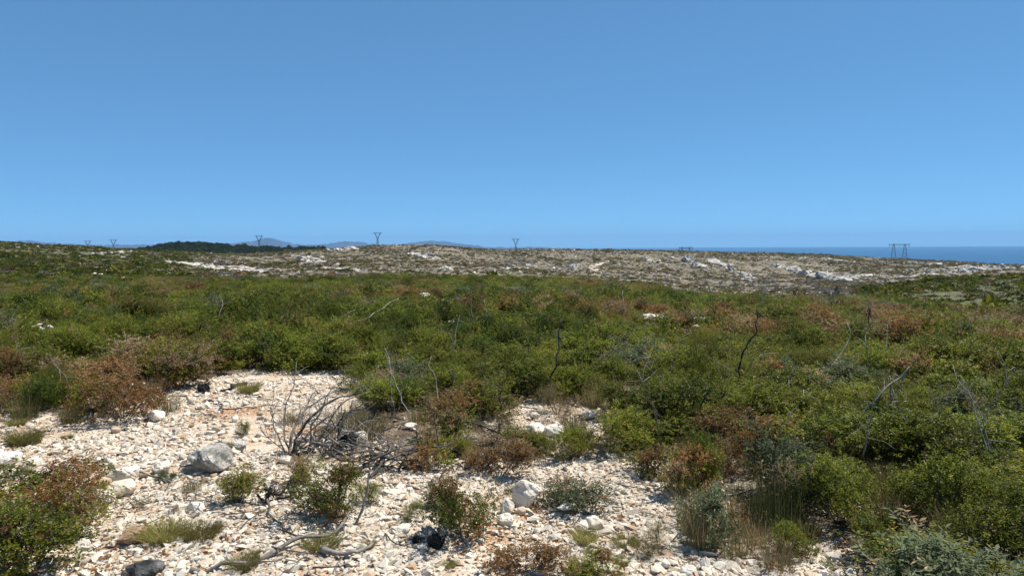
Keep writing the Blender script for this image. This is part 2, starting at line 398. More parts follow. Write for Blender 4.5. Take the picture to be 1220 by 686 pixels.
# ------------------------------------------------------------------ builders: leaves, twigs, tubes, stones
def unit(v): return v / (np.linalg.norm(v, axis=-1, keepdims=True) + 1e-9)
def leaves_geo(g, base, dirv, L, W, fold=0.25):
    """folded two-triangle leaves"""
    n = len(base)
    side = unit(np.cross(dirv, g.normal(size=(n, 3)) * 0.6 + [0, 0, 1])); nrm = np.cross(side, dirv)
    L = np.broadcast_to(L, n)[:, None]; W = np.broadcast_to(W, n)[:, None]
    mid = base + dirv * L * 0.48
    a = mid + side * W * 0.5 + nrm * W * fold; b = mid - side * W * 0.5 + nrm * W * fold
    V = np.stack([base, a, base + dirv * L, b], 1).reshape(-1, 3)
    i = np.arange(n) * 4
    F = np.stack([np.stack([i, i + 1, i + 2], -1), np.stack([i, i + 2, i + 3], -1)], 1).reshape(-1, 3)
    return V, F
def tube(pts, r0, r1, k=5, wob=0.0, g=None):
    P = np.asarray(pts, float); n = len(P); rad = np.linspace(r0, r1, n)
    if wob and g is not None: rad = rad * (1 + g.uniform(-wob, wob, n))
    tan = unit(np.gradient(P, axis=0)); ref = np.array([0.31, 0.2, 0.93])
    s = unit(np.cross(tan, ref)); b = np.cross(tan, s)
    an = np.arange(k) * 2 * math.pi / k
    V = (P[:, None] + rad[:, None, None] * (np.cos(an)[None, :, None] * s[:, None] + np.sin(an)[None, :, None] * b[:, None])).reshape(-1, 3)
    V = np.concatenate([V, P[:1], P[-1:]])
    F = []
    for i in range(n - 1):
        for j in range(k):
            p, q = i * k + j, i * k + (j + 1) % k
            F += [[p, q, q + k], [p, q + k, p + k]]
    for j in range(k):
        F += [[n * k, (j + 1) % k, j], [n * k + 1, (n - 1) * k + j, (n - 1) * k + (j + 1) % k]]
    return V, np.array(F)
def curve_pts(P, n, jit=0.0, g=None):
    """resample a polyline as a smooth crooked path of n points"""
    P = np.asarray(P, float); d = np.concatenate([[0], np.cumsum(np.linalg.norm(np.diff(P, axis=0), axis=1))])
    q = np.linspace(0, d[-1], n); out = np.stack([np.interp(q, d, P[:, k]) for k in range(3)], -1)
    if len(P) > 2 and n > 4:
        sm = out.copy(); sm[1:-1] = (out[:-2] + 2 * out[1:-1] + out[2:]) / 4; out = sm
    if jit and g is not None:
        m = max(4, n // 2); w_ = g.normal(size=(m, 3)) * jit * 1.2; w_[0] = w_[-1] = 0
        out += np.stack([np.interp(np.linspace(0, m - 1, n), np.arange(m), w_[:, k]) for k in range(3)], -1)
    return out

GREEN = [(0.158, 0.182, 0.020), (0.118, 0.143, 0.016), (0.225, 0.228, 0.025), (0.086, 0.108, 0.014), (0.29, 0.275, 0.046)]
DARK = [(0.064, 0.088, 0.013), (0.084, 0.112, 0.014), (0.048, 0.068, 0.011)]
RUST = [(0.25, 0.125, 0.045), (0.20, 0.10, 0.04), (0.31, 0.175, 0.07), (0.15, 0.08, 0.034)]
TAN = [(0.29, 0.21, 0.115), (0.24, 0.17, 0.095), (0.34, 0.26, 0.155)]
SAGE = [(0.125, 0.145, 0.075), (0.10, 0.125, 0.06), (0.16, 0.175, 0.10)]
LIME = [(0.14, 0.155, 0.02), (0.115, 0.13, 0.018), (0.185, 0.18, 0.032)]
def bush(seed, R_, H, sprigs, per, L, W, pals, wts, lobes=7, spread=0.05, up=0.5, stem_r=0.006, leaf_sd=0.25):
    """foliage and stems of one shrub: twigs ending in sprays of small leaves, gathered in uneven lobes"""
    g = np.random.default_rng(seed)
    la = g.uniform(0, 2 * math.pi, lobes); lr = np.sqrt(g.uniform(0, 1, lobes)) * 0.72
    lz = g.uniform(0.18, 0.78, lobes) * (1 - 0.45 * lr ** 2)
    LC = np.stack([np.cos(la) * lr * R_, np.sin(la) * lr * R_, lz * H], -1)
    lrad = g.uniform(0.34, 0.56, lobes) * R_
    lp = g.choice(len(pals), lobes, p=np.array(wts) / sum(wts))
    k = g.integers(0, lobes, sprigs)
    d = unit(g.normal(size=(sprigs, 3)) + [0, 0, 0.25])
    rad = lrad[k] * g.uniform(0.25, 1.0, sprigs) ** 0.5
    tip = LC[k] + d * rad[:, None] * [1, 1, 0.85]
    tip[:, 2] = np.maximum(tip[:, 2], 0.02 * H + g.uniform(0, 0.22, sprigs) * H)
    far_ = g.random(sprigs) < .13; tip[far_] += d[far_] * [.22, .22, .1] * R_ + np.array([0, 0, 1]) * (g.uniform(.02, .16, far_.sum()) * H)[:, None]
    ax = unit(d * 0.7 + [0, 0, up] + g.normal(size=(sprigs, 3)) * 0.35)
    t = np.tile(np.linspace(0, 1, per), (sprigs, 1)) + g.uniform(-0.08, 0.08, (sprigs, per))
    slen = spread * g.uniform(0.7, 1.4, sprigs)
    base = tip[:, None] - ax[:, None] * (slen[:, None] * (1 - t))[..., None]
    ph = np.arange(per) * 2.4 + g.uniform(0, 6.28, (sprigs, 1))
    s = unit(np.cross(ax, [0.3, 0.5, 0.8])); b = np.cross(ax, s)
    out = np.cos(ph)[..., None] * s[:, None] + np.sin(ph)[..., None] * b[:, None]
    ld = unit(out * 0.9 + ax[:, None] * g.uniform(0.2, 0.9, (sprigs, per, 1)))
    n = sprigs * per
    V, F = leaves_geo(g, base.reshape(-1, 3), ld.reshape(-1, 3), L * g.uniform(1 - leaf_sd, 1 + leaf_sd, n), W * g.uniform(1 - leaf_sd, 1 + leaf_sd, n))
    palidx = np.where(g.random(sprigs) < 0.78, lp[k], g.choice(len(pals), sprigs, p=np.array(wts) / sum(wts)))
    col = np.zeros((sprigs, per, 3)); sh = g.integers(0, 99, (sprigs, per)); tw = g.integers(0, 99, sprigs)
    for i, p in enumerate(pals):
        p = np.array(p); m = palidx == i
        col[m] = 0.5 * p[sh[m] % len(p)] + 0.5 * p[tw[m] % len(p)][:, None]
    col *= g.uniform(0.75, 1.3, (sprigs, per, 1))
    col = np.repeat(col.reshape(-1, 3), 4, 0)
    st = []
    for i in range(lobes):
        P = [[LC[i][0] * 0.12, LC[i][1] * 0.12, -0.03], [LC[i][0] * 0.5 + g.normal() * 0.02, LC[i][1] * 0.5 + g.normal() * 0.02, LC[i][2] * 0.45], LC[i]]
        v, f = tube(curve_pts(P, 5, 0.008, g), stem_r, stem_r * 0.5, 4); st.append((v, f, (0.1, 0.08, 0.06)))
        for q in np.nonzero(k == i)[0][:9]:
            v, f = tube(curve_pts([LC[i] * [0.6, 0.6, 0.5], LC[i] * 0.9, tip[q]], 4, 0.006, g), stem_r * 0.5, stem_r * 0.2, 3); st.append((v, f, (0.1, 0.08, 0.06)))
    sv, sf, sc = cat_parts(st)
    return (V, F, col), (sv, sf, sc)
def tuft(seed, R_, H, n, W, pal, lean=0.5, segs=3, curl=0.4):
    """a tuft of grass blades or rush-like stalks"""
    g = np.random.default_rng(seed)
    a = g.uniform(0, 6.28, n); rr = np.sqrt(g.random(n)) * R_ * 0.7
    root = np.stack([np.cos(a) * rr, np.sin(a) * rr, np.full(n, -0.01)], -1)
    od = np.stack([np.cos(a + g.normal(0, .7, n)), np.sin(a + g.normal(0, .7, n)), np.zeros(n)], -1)
    h = H * g.uniform(0.45, 1.1, n); le = lean * g.uniform(0.1, 1, n) * h
    side = unit(np.cross(od, g.normal(size=(n, 3)))) * W / 2
    rows = []
    for s in range(segs + 1):
        t = s / segs; c = root + od * (le * t ** 1.7)[:, None] + np.array([0, 0, 1]) * (h * (t - curl * 0.3 * t ** 3))[:, None]
        w = 1 - 0.85 * t ** 1.5
        rows += [c - side * w, c + side * w]
    V = np.stack(rows, 1).reshape(-1, 3); m = 2 * (segs + 1); i = np.arange(n)[:, None] * m
    F = []
    for s in range(segs):
        o = 2 * s
        F += [np.concatenate([i + o, i + o + 1, i + o + 3], 1), np.concatenate([i + o, i + o + 3, i + o + 2], 1)]
    F = np.concatenate(F)
    p = np.array(pal); col = p[g.integers(0, len(p), n)] * g.uniform(0.75, 1.25, (n, 1))
    return V, F, np.repeat(col, m, 0)
def hull(seed, npts, sx=1, sy=1, sz=0.7, flat=0.0):
    """an angular stone about 1 across, resting at z = 0"""
    g = np.random.default_rng(seed); bm = bmesh.new()
    p = unit(g.normal(size=(npts, 3))) * g.uniform(0.72, 1.0, (npts, 1)) * 0.5 * [sx, sy, sz]
    for k in range(3):                                  # a few broad fracture faces
        d = unit(g.normal(size=3)); lim = 0.30 * np.abs(d * [sx, sy, sz]).sum(); q = p @ d
        p = p - np.outer(np.maximum(q - lim, 0), d)
    for v in p: bm.verts.new(v)
    bmesh.ops.convex_hull(bm, input=bm.verts)
    for v in [v for v in bm.verts if not v.link_faces]: bm.verts.remove(v)
    bm.verts.index_update()
    V = np.array([v.co[:] for v in bm.verts]); F = np.array([[v.index for v in f.verts] for f in bm.faces if len(f.verts) == 3])
    bm.free(); V[:, 2] -= V[:, 2].min() + 0.12 * sz
    return V, F
def boulder(seed, sx, sy, sz, rough=0.05, cuts=3, npts=22):
    V, F = hull(seed, npts, sx, sy, sz); g = np.random.default_rng(seed + 1)
    bm = bmesh.new(); vs = [bm.verts.new(v) for v in V]
    for f in F: bm.faces.new([vs[i] for i in f])
    bmesh.ops.bevel(bm, geom=list(bm.edges), offset=0.035, segments=1, affect='EDGES', profile=0.5)
    bmesh.ops.triangulate(bm, faces=bm.faces[:])
    bmesh.ops.subdivide_edges(bm, edges=bm.edges[:], cuts=cuts, use_grid_fill=True)
    bmesh.ops.triangulate(bm, faces=bm.faces[:]); bm.normal_update()
    o = g.uniform(0, 50); rough = rough * 1.5
    for v in bm.verts:
        c = v.co; n = float(fbm(c.x * 6 + o + c.z * 4, c.y * 6 - o + c.z * 3, 4, 0.62)); n = n if n < .12 else .12 + (n - .12) * .3
        v.co = c + v.normal * (n * rough)
    bm.verts.index_update(); bm.faces.index_update()
    V = np.array([v.co[:] for v in bm.verts]); F = np.array([[v.index for v in f.verts] for f in bm.faces])
    bm.free(); return V, F

def scatter(name, variants, P, rot, scl, idx, mats, label, vmat=None):
    """one uncountable mass as ONE object: its mesh carries the variants and the loose points they stand on"""
    parts = cat_parts(variants); V, F, c = parts
    vid = np.concatenate([np.full(len(v[0]), i) for i, v in enumerate(variants)])
    mi = None if vmat is None else np.concatenate([np.full(len(v[1]), vmat[i]) for i, v in enumerate(variants)])
    n = len(P); VV = np.concatenate([V, P]); cc = np.concatenate([c, np.zeros((n, 3))])
    me = new_mesh(name, VV, F, mats, cc, mi)
    def attr(nm, ty, arr, key):
        a = me.attributes.new(nm, ty, 'POINT'); a.data.foreach_set(key, np.ascontiguousarray(arr).ravel())
    z3 = np.zeros((len(V), 3), np.float32)
    attr('vid', 'INT', np.concatenate([vid, np.full(n, -1)]).astype(np.int32), 'value')
    attr('idx', 'INT', np.concatenate([np.full(len(V), -1), idx]).astype(np.int32), 'value')
    attr('rot', 'FLOAT_VECTOR', np.concatenate([z3, rot]).astype(np.float32), 'vector')
    attr('scl', 'FLOAT_VECTOR', np.concatenate([z3, scl]).astype(np.float32), 'vector')
    o = link(name, me); tag(o, label, kind='stuff')
    ng = bpy.data.node_groups.new(name, 'GeometryNodeTree')
    ng.interface.new_socket('Geometry', in_out='INPUT', socket_type='NodeSocketGeometry')
    ng.interface.new_socket('Geometry', in_out='OUTPUT', socket_type='NodeSocketGeometry')
    nn, L = ng.nodes.new, ng.links.new
    gi, go = nn('NodeGroupInput'), nn('NodeGroupOutput')
    def named(nm, ty):
        q = nn('GeometryNodeInputNamedAttribute'); q.data_type = ty; q.inputs[0].default_value = nm; return q.outputs[0]
    def equal(a, k):
        q = nn('FunctionNodeCompare'); q.data_type = 'INT'; q.operation = 'EQUAL'
        s = [i for i in q.inputs if i.type == 'INT']; L(a, s[0]); s[1].default_value = k; return q.outputs[0]
    def sep(geo, sel):
        q = nn('GeometryNodeSeparateGeometry'); q.domain = 'POINT'; L(geo, q.inputs[0]); L(sel, q.inputs[1]); return q.outputs[0]
    va, ia, ra, sa = named('vid', 'INT'), named('idx', 'INT'), named('rot', 'FLOAT_VECTOR'), named('scl', 'FLOAT_VECTOR')
    pts = sep(gi.outputs[0], equal(va, -1)); jn = nn('GeometryNodeJoinGeometry')
    for k in range(len(variants)):
        q = nn('GeometryNodeInstanceOnPoints'); L(pts, q.inputs['Points']); L(equal(ia, k), q.inputs['Selection'])
        L(sep(gi.outputs[0], equal(va, k)), q.inputs['Instance']); L(ra, q.inputs['Rotation']); L(sa, q.inputs['Scale']); L(q.outputs[0], jn.inputs[0])
    L(jn.outputs[0], go.inputs[0])
    md = o.modifiers.new(name, 'NODES'); md.node_group = ng
    return o
def rots(n, tilt=0.1, full=False):
    if full: return rng.uniform(-math.pi, math.pi, (n, 3))
    return np.stack([rng.normal(0, tilt, n), rng.normal(0, tilt, n), rng.uniform(-3.14, 3.14, n)], -1)

# ------------------------------------------------------------------ power-line towers on the far crests
M_steel, t, b = new_mat('galvanised_steel')
b.inputs['Base Color'].default_value = (0.05, 0.055, 0.06, 1); b.inputs['Metallic'].default_value = 0.2; b.inputs['Roughness'].default_value = 0.6
def bar(p, q, r): 
    v, f = tube([p, q], r, r, 4); return v, f, (0.1, 0.11, 0.12)
def lattice(foot, top, wf, wt, r, n):
    """four-legged lattice body as (legs, braces)"""
    legs, br = [], []
    foot, top = np.array(foot, float), np.array(top, float)
    cs = [(-1, -1), (1, -1), (1, 1), (-1, 1)]
    def c(t, i): return foot + (top - foot) * t + np.array([cs[i][0], cs[i][1], 0]) * (wf + (wt - wf) * t) / 2
    for i in range(4): legs.append(bar(c(0, i), c(1, i), r))
    for s in range(n):
        for i in range(4):
            j = (i + 1) % 4
            br += [bar(c(s / n, i), c((s + 1) / n, j), r * 0.5), bar(c(s / n, j), c((s + 1) / n, i), r * 0.5)]
    return legs, br
def pylon_y(label, u, vtop, vbase, r):
    """waisted lattice tower: body, two splayed arms and a bridge with horns"""
    d = ray(u, vbase); h = np.hypot(d[0], d[1]); x, y = d[0] / h * r, d[1] / h * r
    z0, z1 = z_at(u, vbase, r), z_at(u, vtop, r); Ht = z1 - z0
    o = thing('pylon', label, 'pylon', (x, y, z0), -math.atan2(x, y) + 0.25, group='power line towers on the far hills')
    k = Ht / 40; rr = 0.28 * k
    legs, br = lattice((0, 0, 0), (0, 0, 22 * k), 6 * k, 2.2 * k, rr, 5)
    for L_ in legs: link('leg', new_mesh('leg', *L_[:2], [M_steel]), o)
    for s in (-1, 1):
        l2, b2 = lattice((s * 0.6 * k, 0, 22 * k), (s * 6.5 * k, 0, 36 * k), 1.2 * k, 1.6 * k, rr * 0.9, 4)
        link('arm', new_mesh('arm', *cat_parts(l2 + b2)[:2], [M_steel]), o)
        link('horn', new_mesh('horn', *bar((s * 7 * k, 0, 36 * k), (s * 8.4 * k, 0, 40 * k), rr)[:2], [M_steel]), o)
    bb = [bar((-12 * k, 0, 36 * k), (12 * k, 0, 36 * k), rr), bar((-10 * k, 0, 37.6 * k), (10 * k, 0, 37.6 * k), rr)]
    for q in np.linspace(-10, 10, 9): bb.append(bar((q * k, 0, 36 * k), ((q + 1.2) * k, 0, 37.6 * k), rr * 0.6))
    link('crossarm', new_mesh('crossarm', *cat_parts(bb)[:2], [M_steel]), o)
    link('bracing', new_mesh('bracing', *cat_parts(br)[:2], [M_steel]), o)
def pylon_portal(label, u, vtop, vbase, r, du):
    """two lattice masts under one long beam"""
    d = ray(u, vbase); h = np.hypot(d[0], d[1]); x, y = d[0] / h * r, d[1] / h * r
    z0, z1 = z_at(u, vbase, r), z_at(u, vtop, r); Ht = z1 - z0; half = du / FPX * r
    o = thing('pylon', label, 'pylon', (x, y, z0), -math.atan2(x, y), group='power line towers on the far hills')
    rr = Ht * 0.0105
    for s in (-1, 1):
        l, b_ = lattice((s * half, 0, 0), (s * half, 0, Ht * 0.93), half * 1.15, half * 0.22, rr, 5)
        link('mast', new_mesh('mast', *cat_parts(l)[:2], [M_steel]), o)
        link('bracing', new_mesh('bracing', *cat_parts(b_)[:2], [M_steel]), o)
        link('earth_peak', new_mesh('earth_peak', *bar((s * half, 0, Ht * .93), (s * half, 0, Ht), rr)[:2], [M_steel]), o)
    w2 = half * 1.95; bb = []
    for zz in (0.90, 0.955):
        for yy in (-1, 1): bb.append(bar((-w2, yy * rr * 3, Ht * zz), (w2, yy * rr * 3, Ht * zz), rr * 0.9))
    for q in np.linspace(-0.95, 0.9, 14): bb.append(bar((q * w2, rr * 3, Ht * .9), ((q + 0.06) * w2, -rr * 3, Ht * .955), rr * 0.6))
    link('crossbeam', new_mesh('crossbeam', *cat_parts(bb)[:2], [M_steel]), o)
    for q in (-0.9, 0, 0.9): link('insulator', new_mesh('insulator', *bar((q * w2, 0, Ht * .9), (q * w2, 0, Ht * .8), rr * 0.8)[:2], [M_steel]), o)
pylon_y('waisted lattice pylon standing on the crest of the pale hill before the blue peaks', 450, 276, 295, 1500)
pylon_y('lattice pylon rising beyond the dark pine hill in front of the highest blue peak', 309, 279.5, 298, 2100)
pylon_y('lattice pylon standing low on the skyline between the pale hill and the sea', 614.5, 283.5, 301, 1900)
pylon_y('small hazy pylon on the scrub ridge, the nearer to the pine hill of two', 135.5, 284.5, 301, 3000)
pylon_y('faintest tiny pylon on the scrub ridge, farther from the pine hill of two', 105, 286, 301, 3600)
pylon_portal('two-masted portal pylon under one long beam standing against the blue sea', 1071, 289.8, 312, 1350, 5.2)
pylon_portal('two-masted portal pylon with only its top showing above the crest by the sea', 817, 293.6, 316, 1700, 4.2)

# ------------------------------------------------------------------ hillside outcrops, each a pile of limestone blocks
BLOCK = [new_mesh('block', *boulder(900 + i, 1.0, 0.8, 0.55 + 0.1 * (i % 3), 0.10, 1, 16), [M_ledge]) for i in range(8)]
LEDGE = []
def outcrop(label, pts, n, size, spread, cat='rock outcrop', nm='rock_ledge', grp='limestone outcrops on the hillsides', rmax=1000, flat=1.0):
    P = [G(u, v, 0, rmax) for u, v in pts]; P = np.array(P)
    for j in range(36): q = curve_pts(P, 37)[j]; LEDGE.append((q[0] * .995, q[1] * .995, 1.0 + size * .8))
    c = P.mean(0); o = thing(nm, label, cat, c.tolist(), group=grp)
    d = np.concatenate([[0], np.cumsum(np.linalg.norm(np.diff(P[:, :2], axis=0), axis=1))]) if len(P) > 1 else np.array([0.])
    for i in range(n):
        q = rng.uniform(0, d[-1]) if d[-1] > 0 else 0
        x = np.interp(q, d, P[:, 0]) + rng.normal(0, spread); y = np.interp(q, d, P[:, 1]) + rng.normal(0, spread)
        s = size * math.exp(rng.normal(0, 0.45))
        b_ = link('rock_block', random.choice(BLOCK), o, (x - c[0], y - c[1], float(T(x, y)) - c[2] - 0.06 * s), (rng.normal(0, .15), rng.normal(0, .15), rng.uniform(-3, 3)),
                  (s * rng.uniform(0.9, 1.8), s * rng.uniform(0.8, 1.3), s * rng.uniform(0.5, 1.0) * flat))
    return o
outcrop('long whitish rock ledge slanting down the hillside, thickest of the slanting ledges', [(922, 317), (945, 322), (965, 327), (990, 332), (1008, 335)], 330, 3.9, 0.7)
outcrop('small grey crag of rock at the low end of the long slanting ledge', [(1008, 334), (1022, 329)], 40, 3.4, 2)
outcrop('thin white rock ledge slanting down the hillside beside the long thick ledge', [(845, 311), (862, 318), (885, 327), (900, 333)], 210, 3.1, 0.6)
outcrop('short broken white rock ledge below the skyline nearest the sandy track', [(770, 309), (785, 314), (800, 315)], 50, 2.6, 1.2)
outcrop('broken line of white rocks crossing the slope from the track to the thin ledge', [(795, 307), (818, 311), (836, 319)], 150, 2.8, 0.7)
outcrop('wide grey rocky crag below the sea on the far shoulder of the hill', [(1112, 322), (1135, 319), (1165, 321), (1195, 319), (1150, 325)], 260, 2.9, 8)
outcrop('flat strip of pale rock along the top of the far shoulder below the portal pylon', [(1086, 313.5), (1100, 314), (1118, 315)], 30, 3.5, 3, flat=.6)
outcrop('low pale band of rock running from the grey crag across the middle of the shoulder', [(1030, 328), (1060, 330), (1090, 329), (1110, 326)], 46, 3.0, 3, flat=.6)
outcrop('pale rock strip high on the shoulder between the slanting ledges and the portal pylon', [(955, 308), (985, 309), (1020, 312)], 36, 3.0, 2.5, flat=.6)
outcrop('broad white slab of bare rock on the green slope below the pine hill', [(208, 313), (225, 316), (250, 317), (285, 319), (310, 324), (262, 320), (240, 319)], 260, 2.6, 2.4, flat=.5)
outcrop('pale eroded bank of rock at the near foot of the pale hill', [(352, 304), (365, 309), (378, 314), (360, 312)], 60, 3.0, 5, flat=.7)
outcrop('band of white rock low on the pale hill, straight below its pylon', [(398, 320), (415, 321), (432, 323)], 40, 2.2, 2.2, flat=.6)
outcrop('white boulders high on the pale hill beside its pylon', [(390, 298), (410, 298), (422, 297)], 26, 2.8, 3)
outcrop('scatter of white rocks on the rounded top of the pale hill', [(495, 303), (508, 306), (522, 309)], 34, 2.6, 3)
outcrop('white rocks low on the pale hill below its rounded top', [(525, 320), (533, 321)], 20, 2.0, 2)
outcrop('grey rock pile on the dark burnt patch beside the sandy track', [(685, 315), (696, 317), (680, 319)], 26, 2.2, 2.5)
outcrop('small pale rocks dotted along the left scrub ridge near its crest', [(100, 301), (118, 303), (138, 301), (152, 300)], 46, 1.4, 3, flat=.7)
outcrop('loose pale stones on the slope below the burnt scrub patch', [(580, 321), (620, 318), (655, 312)], 50, 1.7, 6)

# the sandy track on the pale hill
Tp = np.array([G(u, v, 0, 1000) for u, v in [(712, 323), (707, 320.5), (705, 319), (709, 316.5), (716, 313.5), (724, 311)]])
tc = curve_pts(Tp, 40); tn = unit(np.gradient(tc[:, :2], axis=0)); tn = np.stack([-tn[:, 1], tn[:, 0]], -1)
V = []
for i in range(40):
    for s in (-1, -0.33, 0.33, 1):
        q = tc[i, :2] + tn[i] * s * 1.9; V.append([q[0], q[1], float(T(q[0], q[1])) + 0.22])
F = [[a, a + 1, a + 5] for i in range(39) for a in range(i * 4, i * 4 + 3)] + [[a, a + 5, a + 4] for i in range(39) for a in range(i * 4, i * 4 + 3)]
M_track, t, b = new_mat('track_dust')
t.links.new(ramp(t, noise(t, N(t, 'NewGeometry').outputs['Position'], 0.8, 5), [(0.3, (0.36, 0.30, 0.22)), (0.7, (0.5, 0.43, 0.33))]), b.inputs['Base Color']); b.inputs['Roughness'].default_value = 1
tag(link('path', new_mesh('path', V, F, [M_track], smooth=True)), kind='structure')

# ------------------------------------------------------------------ scrub and stones on the hillsides, pines far off (uncountable)
def clump(seed, n, pals, L=0.22, sz=0.6):
    g = np.random.default_rng(seed); d = unit(g.normal(size=(n, 3)) + [0, 0, .5]); d[:, 2] = np.abs(d[:, 2])
    base = d * g.uniform(0.25, 0.5, (n, 1)) * [1, 1, sz * 1.5]
    V, F = leaves_geo(g, base, unit(d + g.normal(size=(n, 3)) * .5), L * g.uniform(.7, 1.3, n), L * 0.8)
    p = np.array(pals); return V, F, np.repeat(p[g.integers(0, len(p), n)] * g.uniform(.75, 1.25, (n, 1)), 4, 0)
BURNT = [(0.13, 0.115, 0.10), (0.18, 0.165, 0.15), (0.09, 0.08, 0.07)]
OLIVE = [(0.135, 0.125, 0.042), (0.17, 0.145, 0.065), (0.105, 0.11, 0.034)]
def dim(p, k): return [tuple(np.array(c) * k) for c in p]
HV = [clump(1, 60, dim(GREEN, .58)), clump(2, 60, dim(DARK, .72)), clump(3, 60, dim(OLIVE, .9)), clump(4, 60, dim(TAN, .75) + dim(OLIVE, .85)), clump(5, 60, BURNT), clump(6, 60, RUST + OLIVE)]
def polar_pts(n, u0, u1, r0, r1):
    u = rng.uniform(u0, u1, n); r = np.sqrt(rng.uniform(r0 * r0, r1 * r1, n)); a = np.arctan((u - CU) / FPX)
    return r * np.sin(a), r * np.cos(a), u, r
x, y, u, r = polar_pts(150000, -120, 1340, 42, 960); k_ = r > np.interp(u, US, A_r) + np.where(u < 330, 22, 1); x, y, u, r = x[k_], y[k_], u[k_], r[k_]
dn = fbm(x / 45, y / 45, 4) * 0.5 + fbm(x / 9, y / 9, 3) * 0.5
greenz = np.clip((1 - sstep(120, 330, u + 40 * fbm(x / 40, y / 40, 3))) + sstep(985, 1080, u) * (1 - sstep(230, 300, r)), 0, 1)
keep = dn + rng.normal(0, .16, len(x)) > -0.10 - 0.35 * greenz
for q_ in LEDGE:
    near_ = np.hypot(x - q_[0], y - q_[1]); keep &= near_ > q_[2]
x, y, u, r, dn, greenz = [q[keep] for q in (x, y, u, r, dn, greenz)]
n = len(x); p = rng.random(n); burnt = fbm(x / 70 + 9, y / 70, 3) > 0.12
idx = np.where(p < 0.10, 0, np.where(p < 0.22, 1, np.where(p < 0.47, 2, np.where(p < 0.78, 3, np.where(p < .92, 4, 5)))))
idx = np.where(burnt & (rng.random(n) < 0.5) & (greenz < .4), 4, idx)
idx = np.where((greenz > 0.4) & (rng.random(n) < 0.75), np.where(rng.random(n) < .55, 1, 0), idx)
s = np.exp(rng.normal(0, .4, n)) * np.where(r < 130, 0.8, np.where(r < 250, 0.85, .95))
scatter('hillside_scrub', HV, np.stack([x, y, T(x, y) - 0.05], -1), rots(n), np.stack([s * 1.3, s * 1.3, s * rng.uniform(.5, 1.0, n)], -1), idx, [M_soft],
        'low dry scrub dotted thickly over the stony hillsides beyond the near thicket')
HS = [(*hull(60 + i, 12, 1, .8, .6), (.5, .5, .5)) for i in range(4)]
x, y, u, r = polar_pts(110000, -120, 1340, 60, 960)
dn = fbm(x / 30 + 5, y / 30, 4) * .6 + fbm((x + .6 * y) / 60, (y - .5 * x) / 10, 3) * .5
greenz = np.clip((1 - sstep(120, 330, u)) + sstep(985, 1080, u) * (1 - sstep(230, 300, r)), 0, 1)
keep = dn + rng.normal(0, .12, len(x)) > 0.08 + 0.22 * greenz
x, y, r = x[keep], y[keep], r[keep]; n = len(x); s = np.exp(rng.normal(-0.5, .55, n)) * np.where(r < 250, 0.5, 0.9)
scatter('hillside_stones', HS, np.stack([x, y, T(x, y)], -1), rots(n, .2), np.stack([s * 1.4, s, s * .7], -1), rng.integers(0, 4, n), [M_ledge],
        'pale stones littering the bare slopes of the hillsides')
PV = [clump(20 + i, 90, [(0.034, 0.050, 0.020), (0.048, 0.066, 0.025), (0.066, 0.082, 0.032)], .3, .75) for i in range(4)]
d_ = np.array([(p_[0]) for p_ in PINE]); n = 5200
u = rng.uniform(165, 392, n); k = rng.uniform(-0.75, 0.35, n) ; rr = 1500 + k * 420; a = np.arctan((u - CU) / FPX)
x, y = rr * np.sin(a), rr * np.cos(a); dg = bpy.context.evaluated_depsgraph_get()
from mathutils.bvhtree import BVHTree
_ph = BVHTree.FromObject(bpy.data.objects['pine_hill'], dg)
z = np.array([(lambda h: h[0].z if h[0] else -999)(_ph.ray_cast(Vector((p_, q_, 400)), Vector((0, 0, -1)))) for p_, q_ in zip(x, y)])
ok = (z > -30) & ((u < 338) | (rng.random(n) < .22)); x, y, z = x[ok], y[ok], z[ok]; n = len(x); s = np.exp(rng.normal(0, .25, n)) * 4.6
scatter('pine_forest', PV, np.stack([x, y, z + s * .2], -1), rots(n), np.stack([s * 1.2, s * 1.2, s * rng.uniform(.8, 1.3, n)], -1), rng.integers(0, 4, n), [M_soft],
        'dark pine wood covering the rounded hill under the blue peaks')

# ------------------------------------------------------------------ shrubs: a few of each kind, then copies
KINDS = {}
def shrub_kind(key, name, cat, mat, builds):
    KINDS[key] = (name, cat, [(new_mesh('foliage', *b[0][:2], [mat], b[0][2]), new_mesh('stems', *b[1][:2], [M_stem])) for b in builds])
S = dict(spread=0.075, up=0.55)
shrub_kind('oak', 'evergreen_shrub', 'shrub', M_leaf, [bush(100 + i, 0.5, 0.85, 1000, 9, .0255, .0155, [GREEN, DARK, LIME, OLIVE, RUST], (6, 2.5, 1.2, 1.0, .4), 9, **S) for i in range(5)])
shrub_kind('dark', 'evergreen_shrub', 'shrub', M_leaf, [bush(120 + i, 0.5, 1.0, 950, 9, .0245, .0145, [DARK, GREEN], (6, 2), 8, **S) for i in range(3)])
shrub_kind('mix', 'browning_shrub', 'shrub', M_leaf, [bush(140 + i, 0.5, 0.8, 700, 8, .031, .018, [GREEN, RUST, DARK, TAN], (5, 4, 2, 2), 9, **S) for i in range(5)])
shrub_kind('rust', 'withered_shrub', 'shrub', M_soft, [bush(160 + i, 0.5, 0.8, 560, 8, .032, .019, [RUST, TAN, GREEN], (6, 3, 2), 8, **S) for i in range(4)])
shrub_kind('sage', 'grey_leaved_shrub', 'shrub', M_soft, [bush(180 + i, 0.5, 0.75, 340, 10, .05, .016, [SAGE, SAGE, TAN, RUST], (6, 3, 2, 1), 8, spread=.10, up=.8) for i in range(3)])
shrub_kind('fine', 'fine_leaved_shrub', 'shrub', M_soft, [bush(200 + i, 0.5, 0.9, 560, 16, .034, .006, [LIME, GREEN], (5, 2), 9, spread=.14, up=1.0) for i in range(3)])
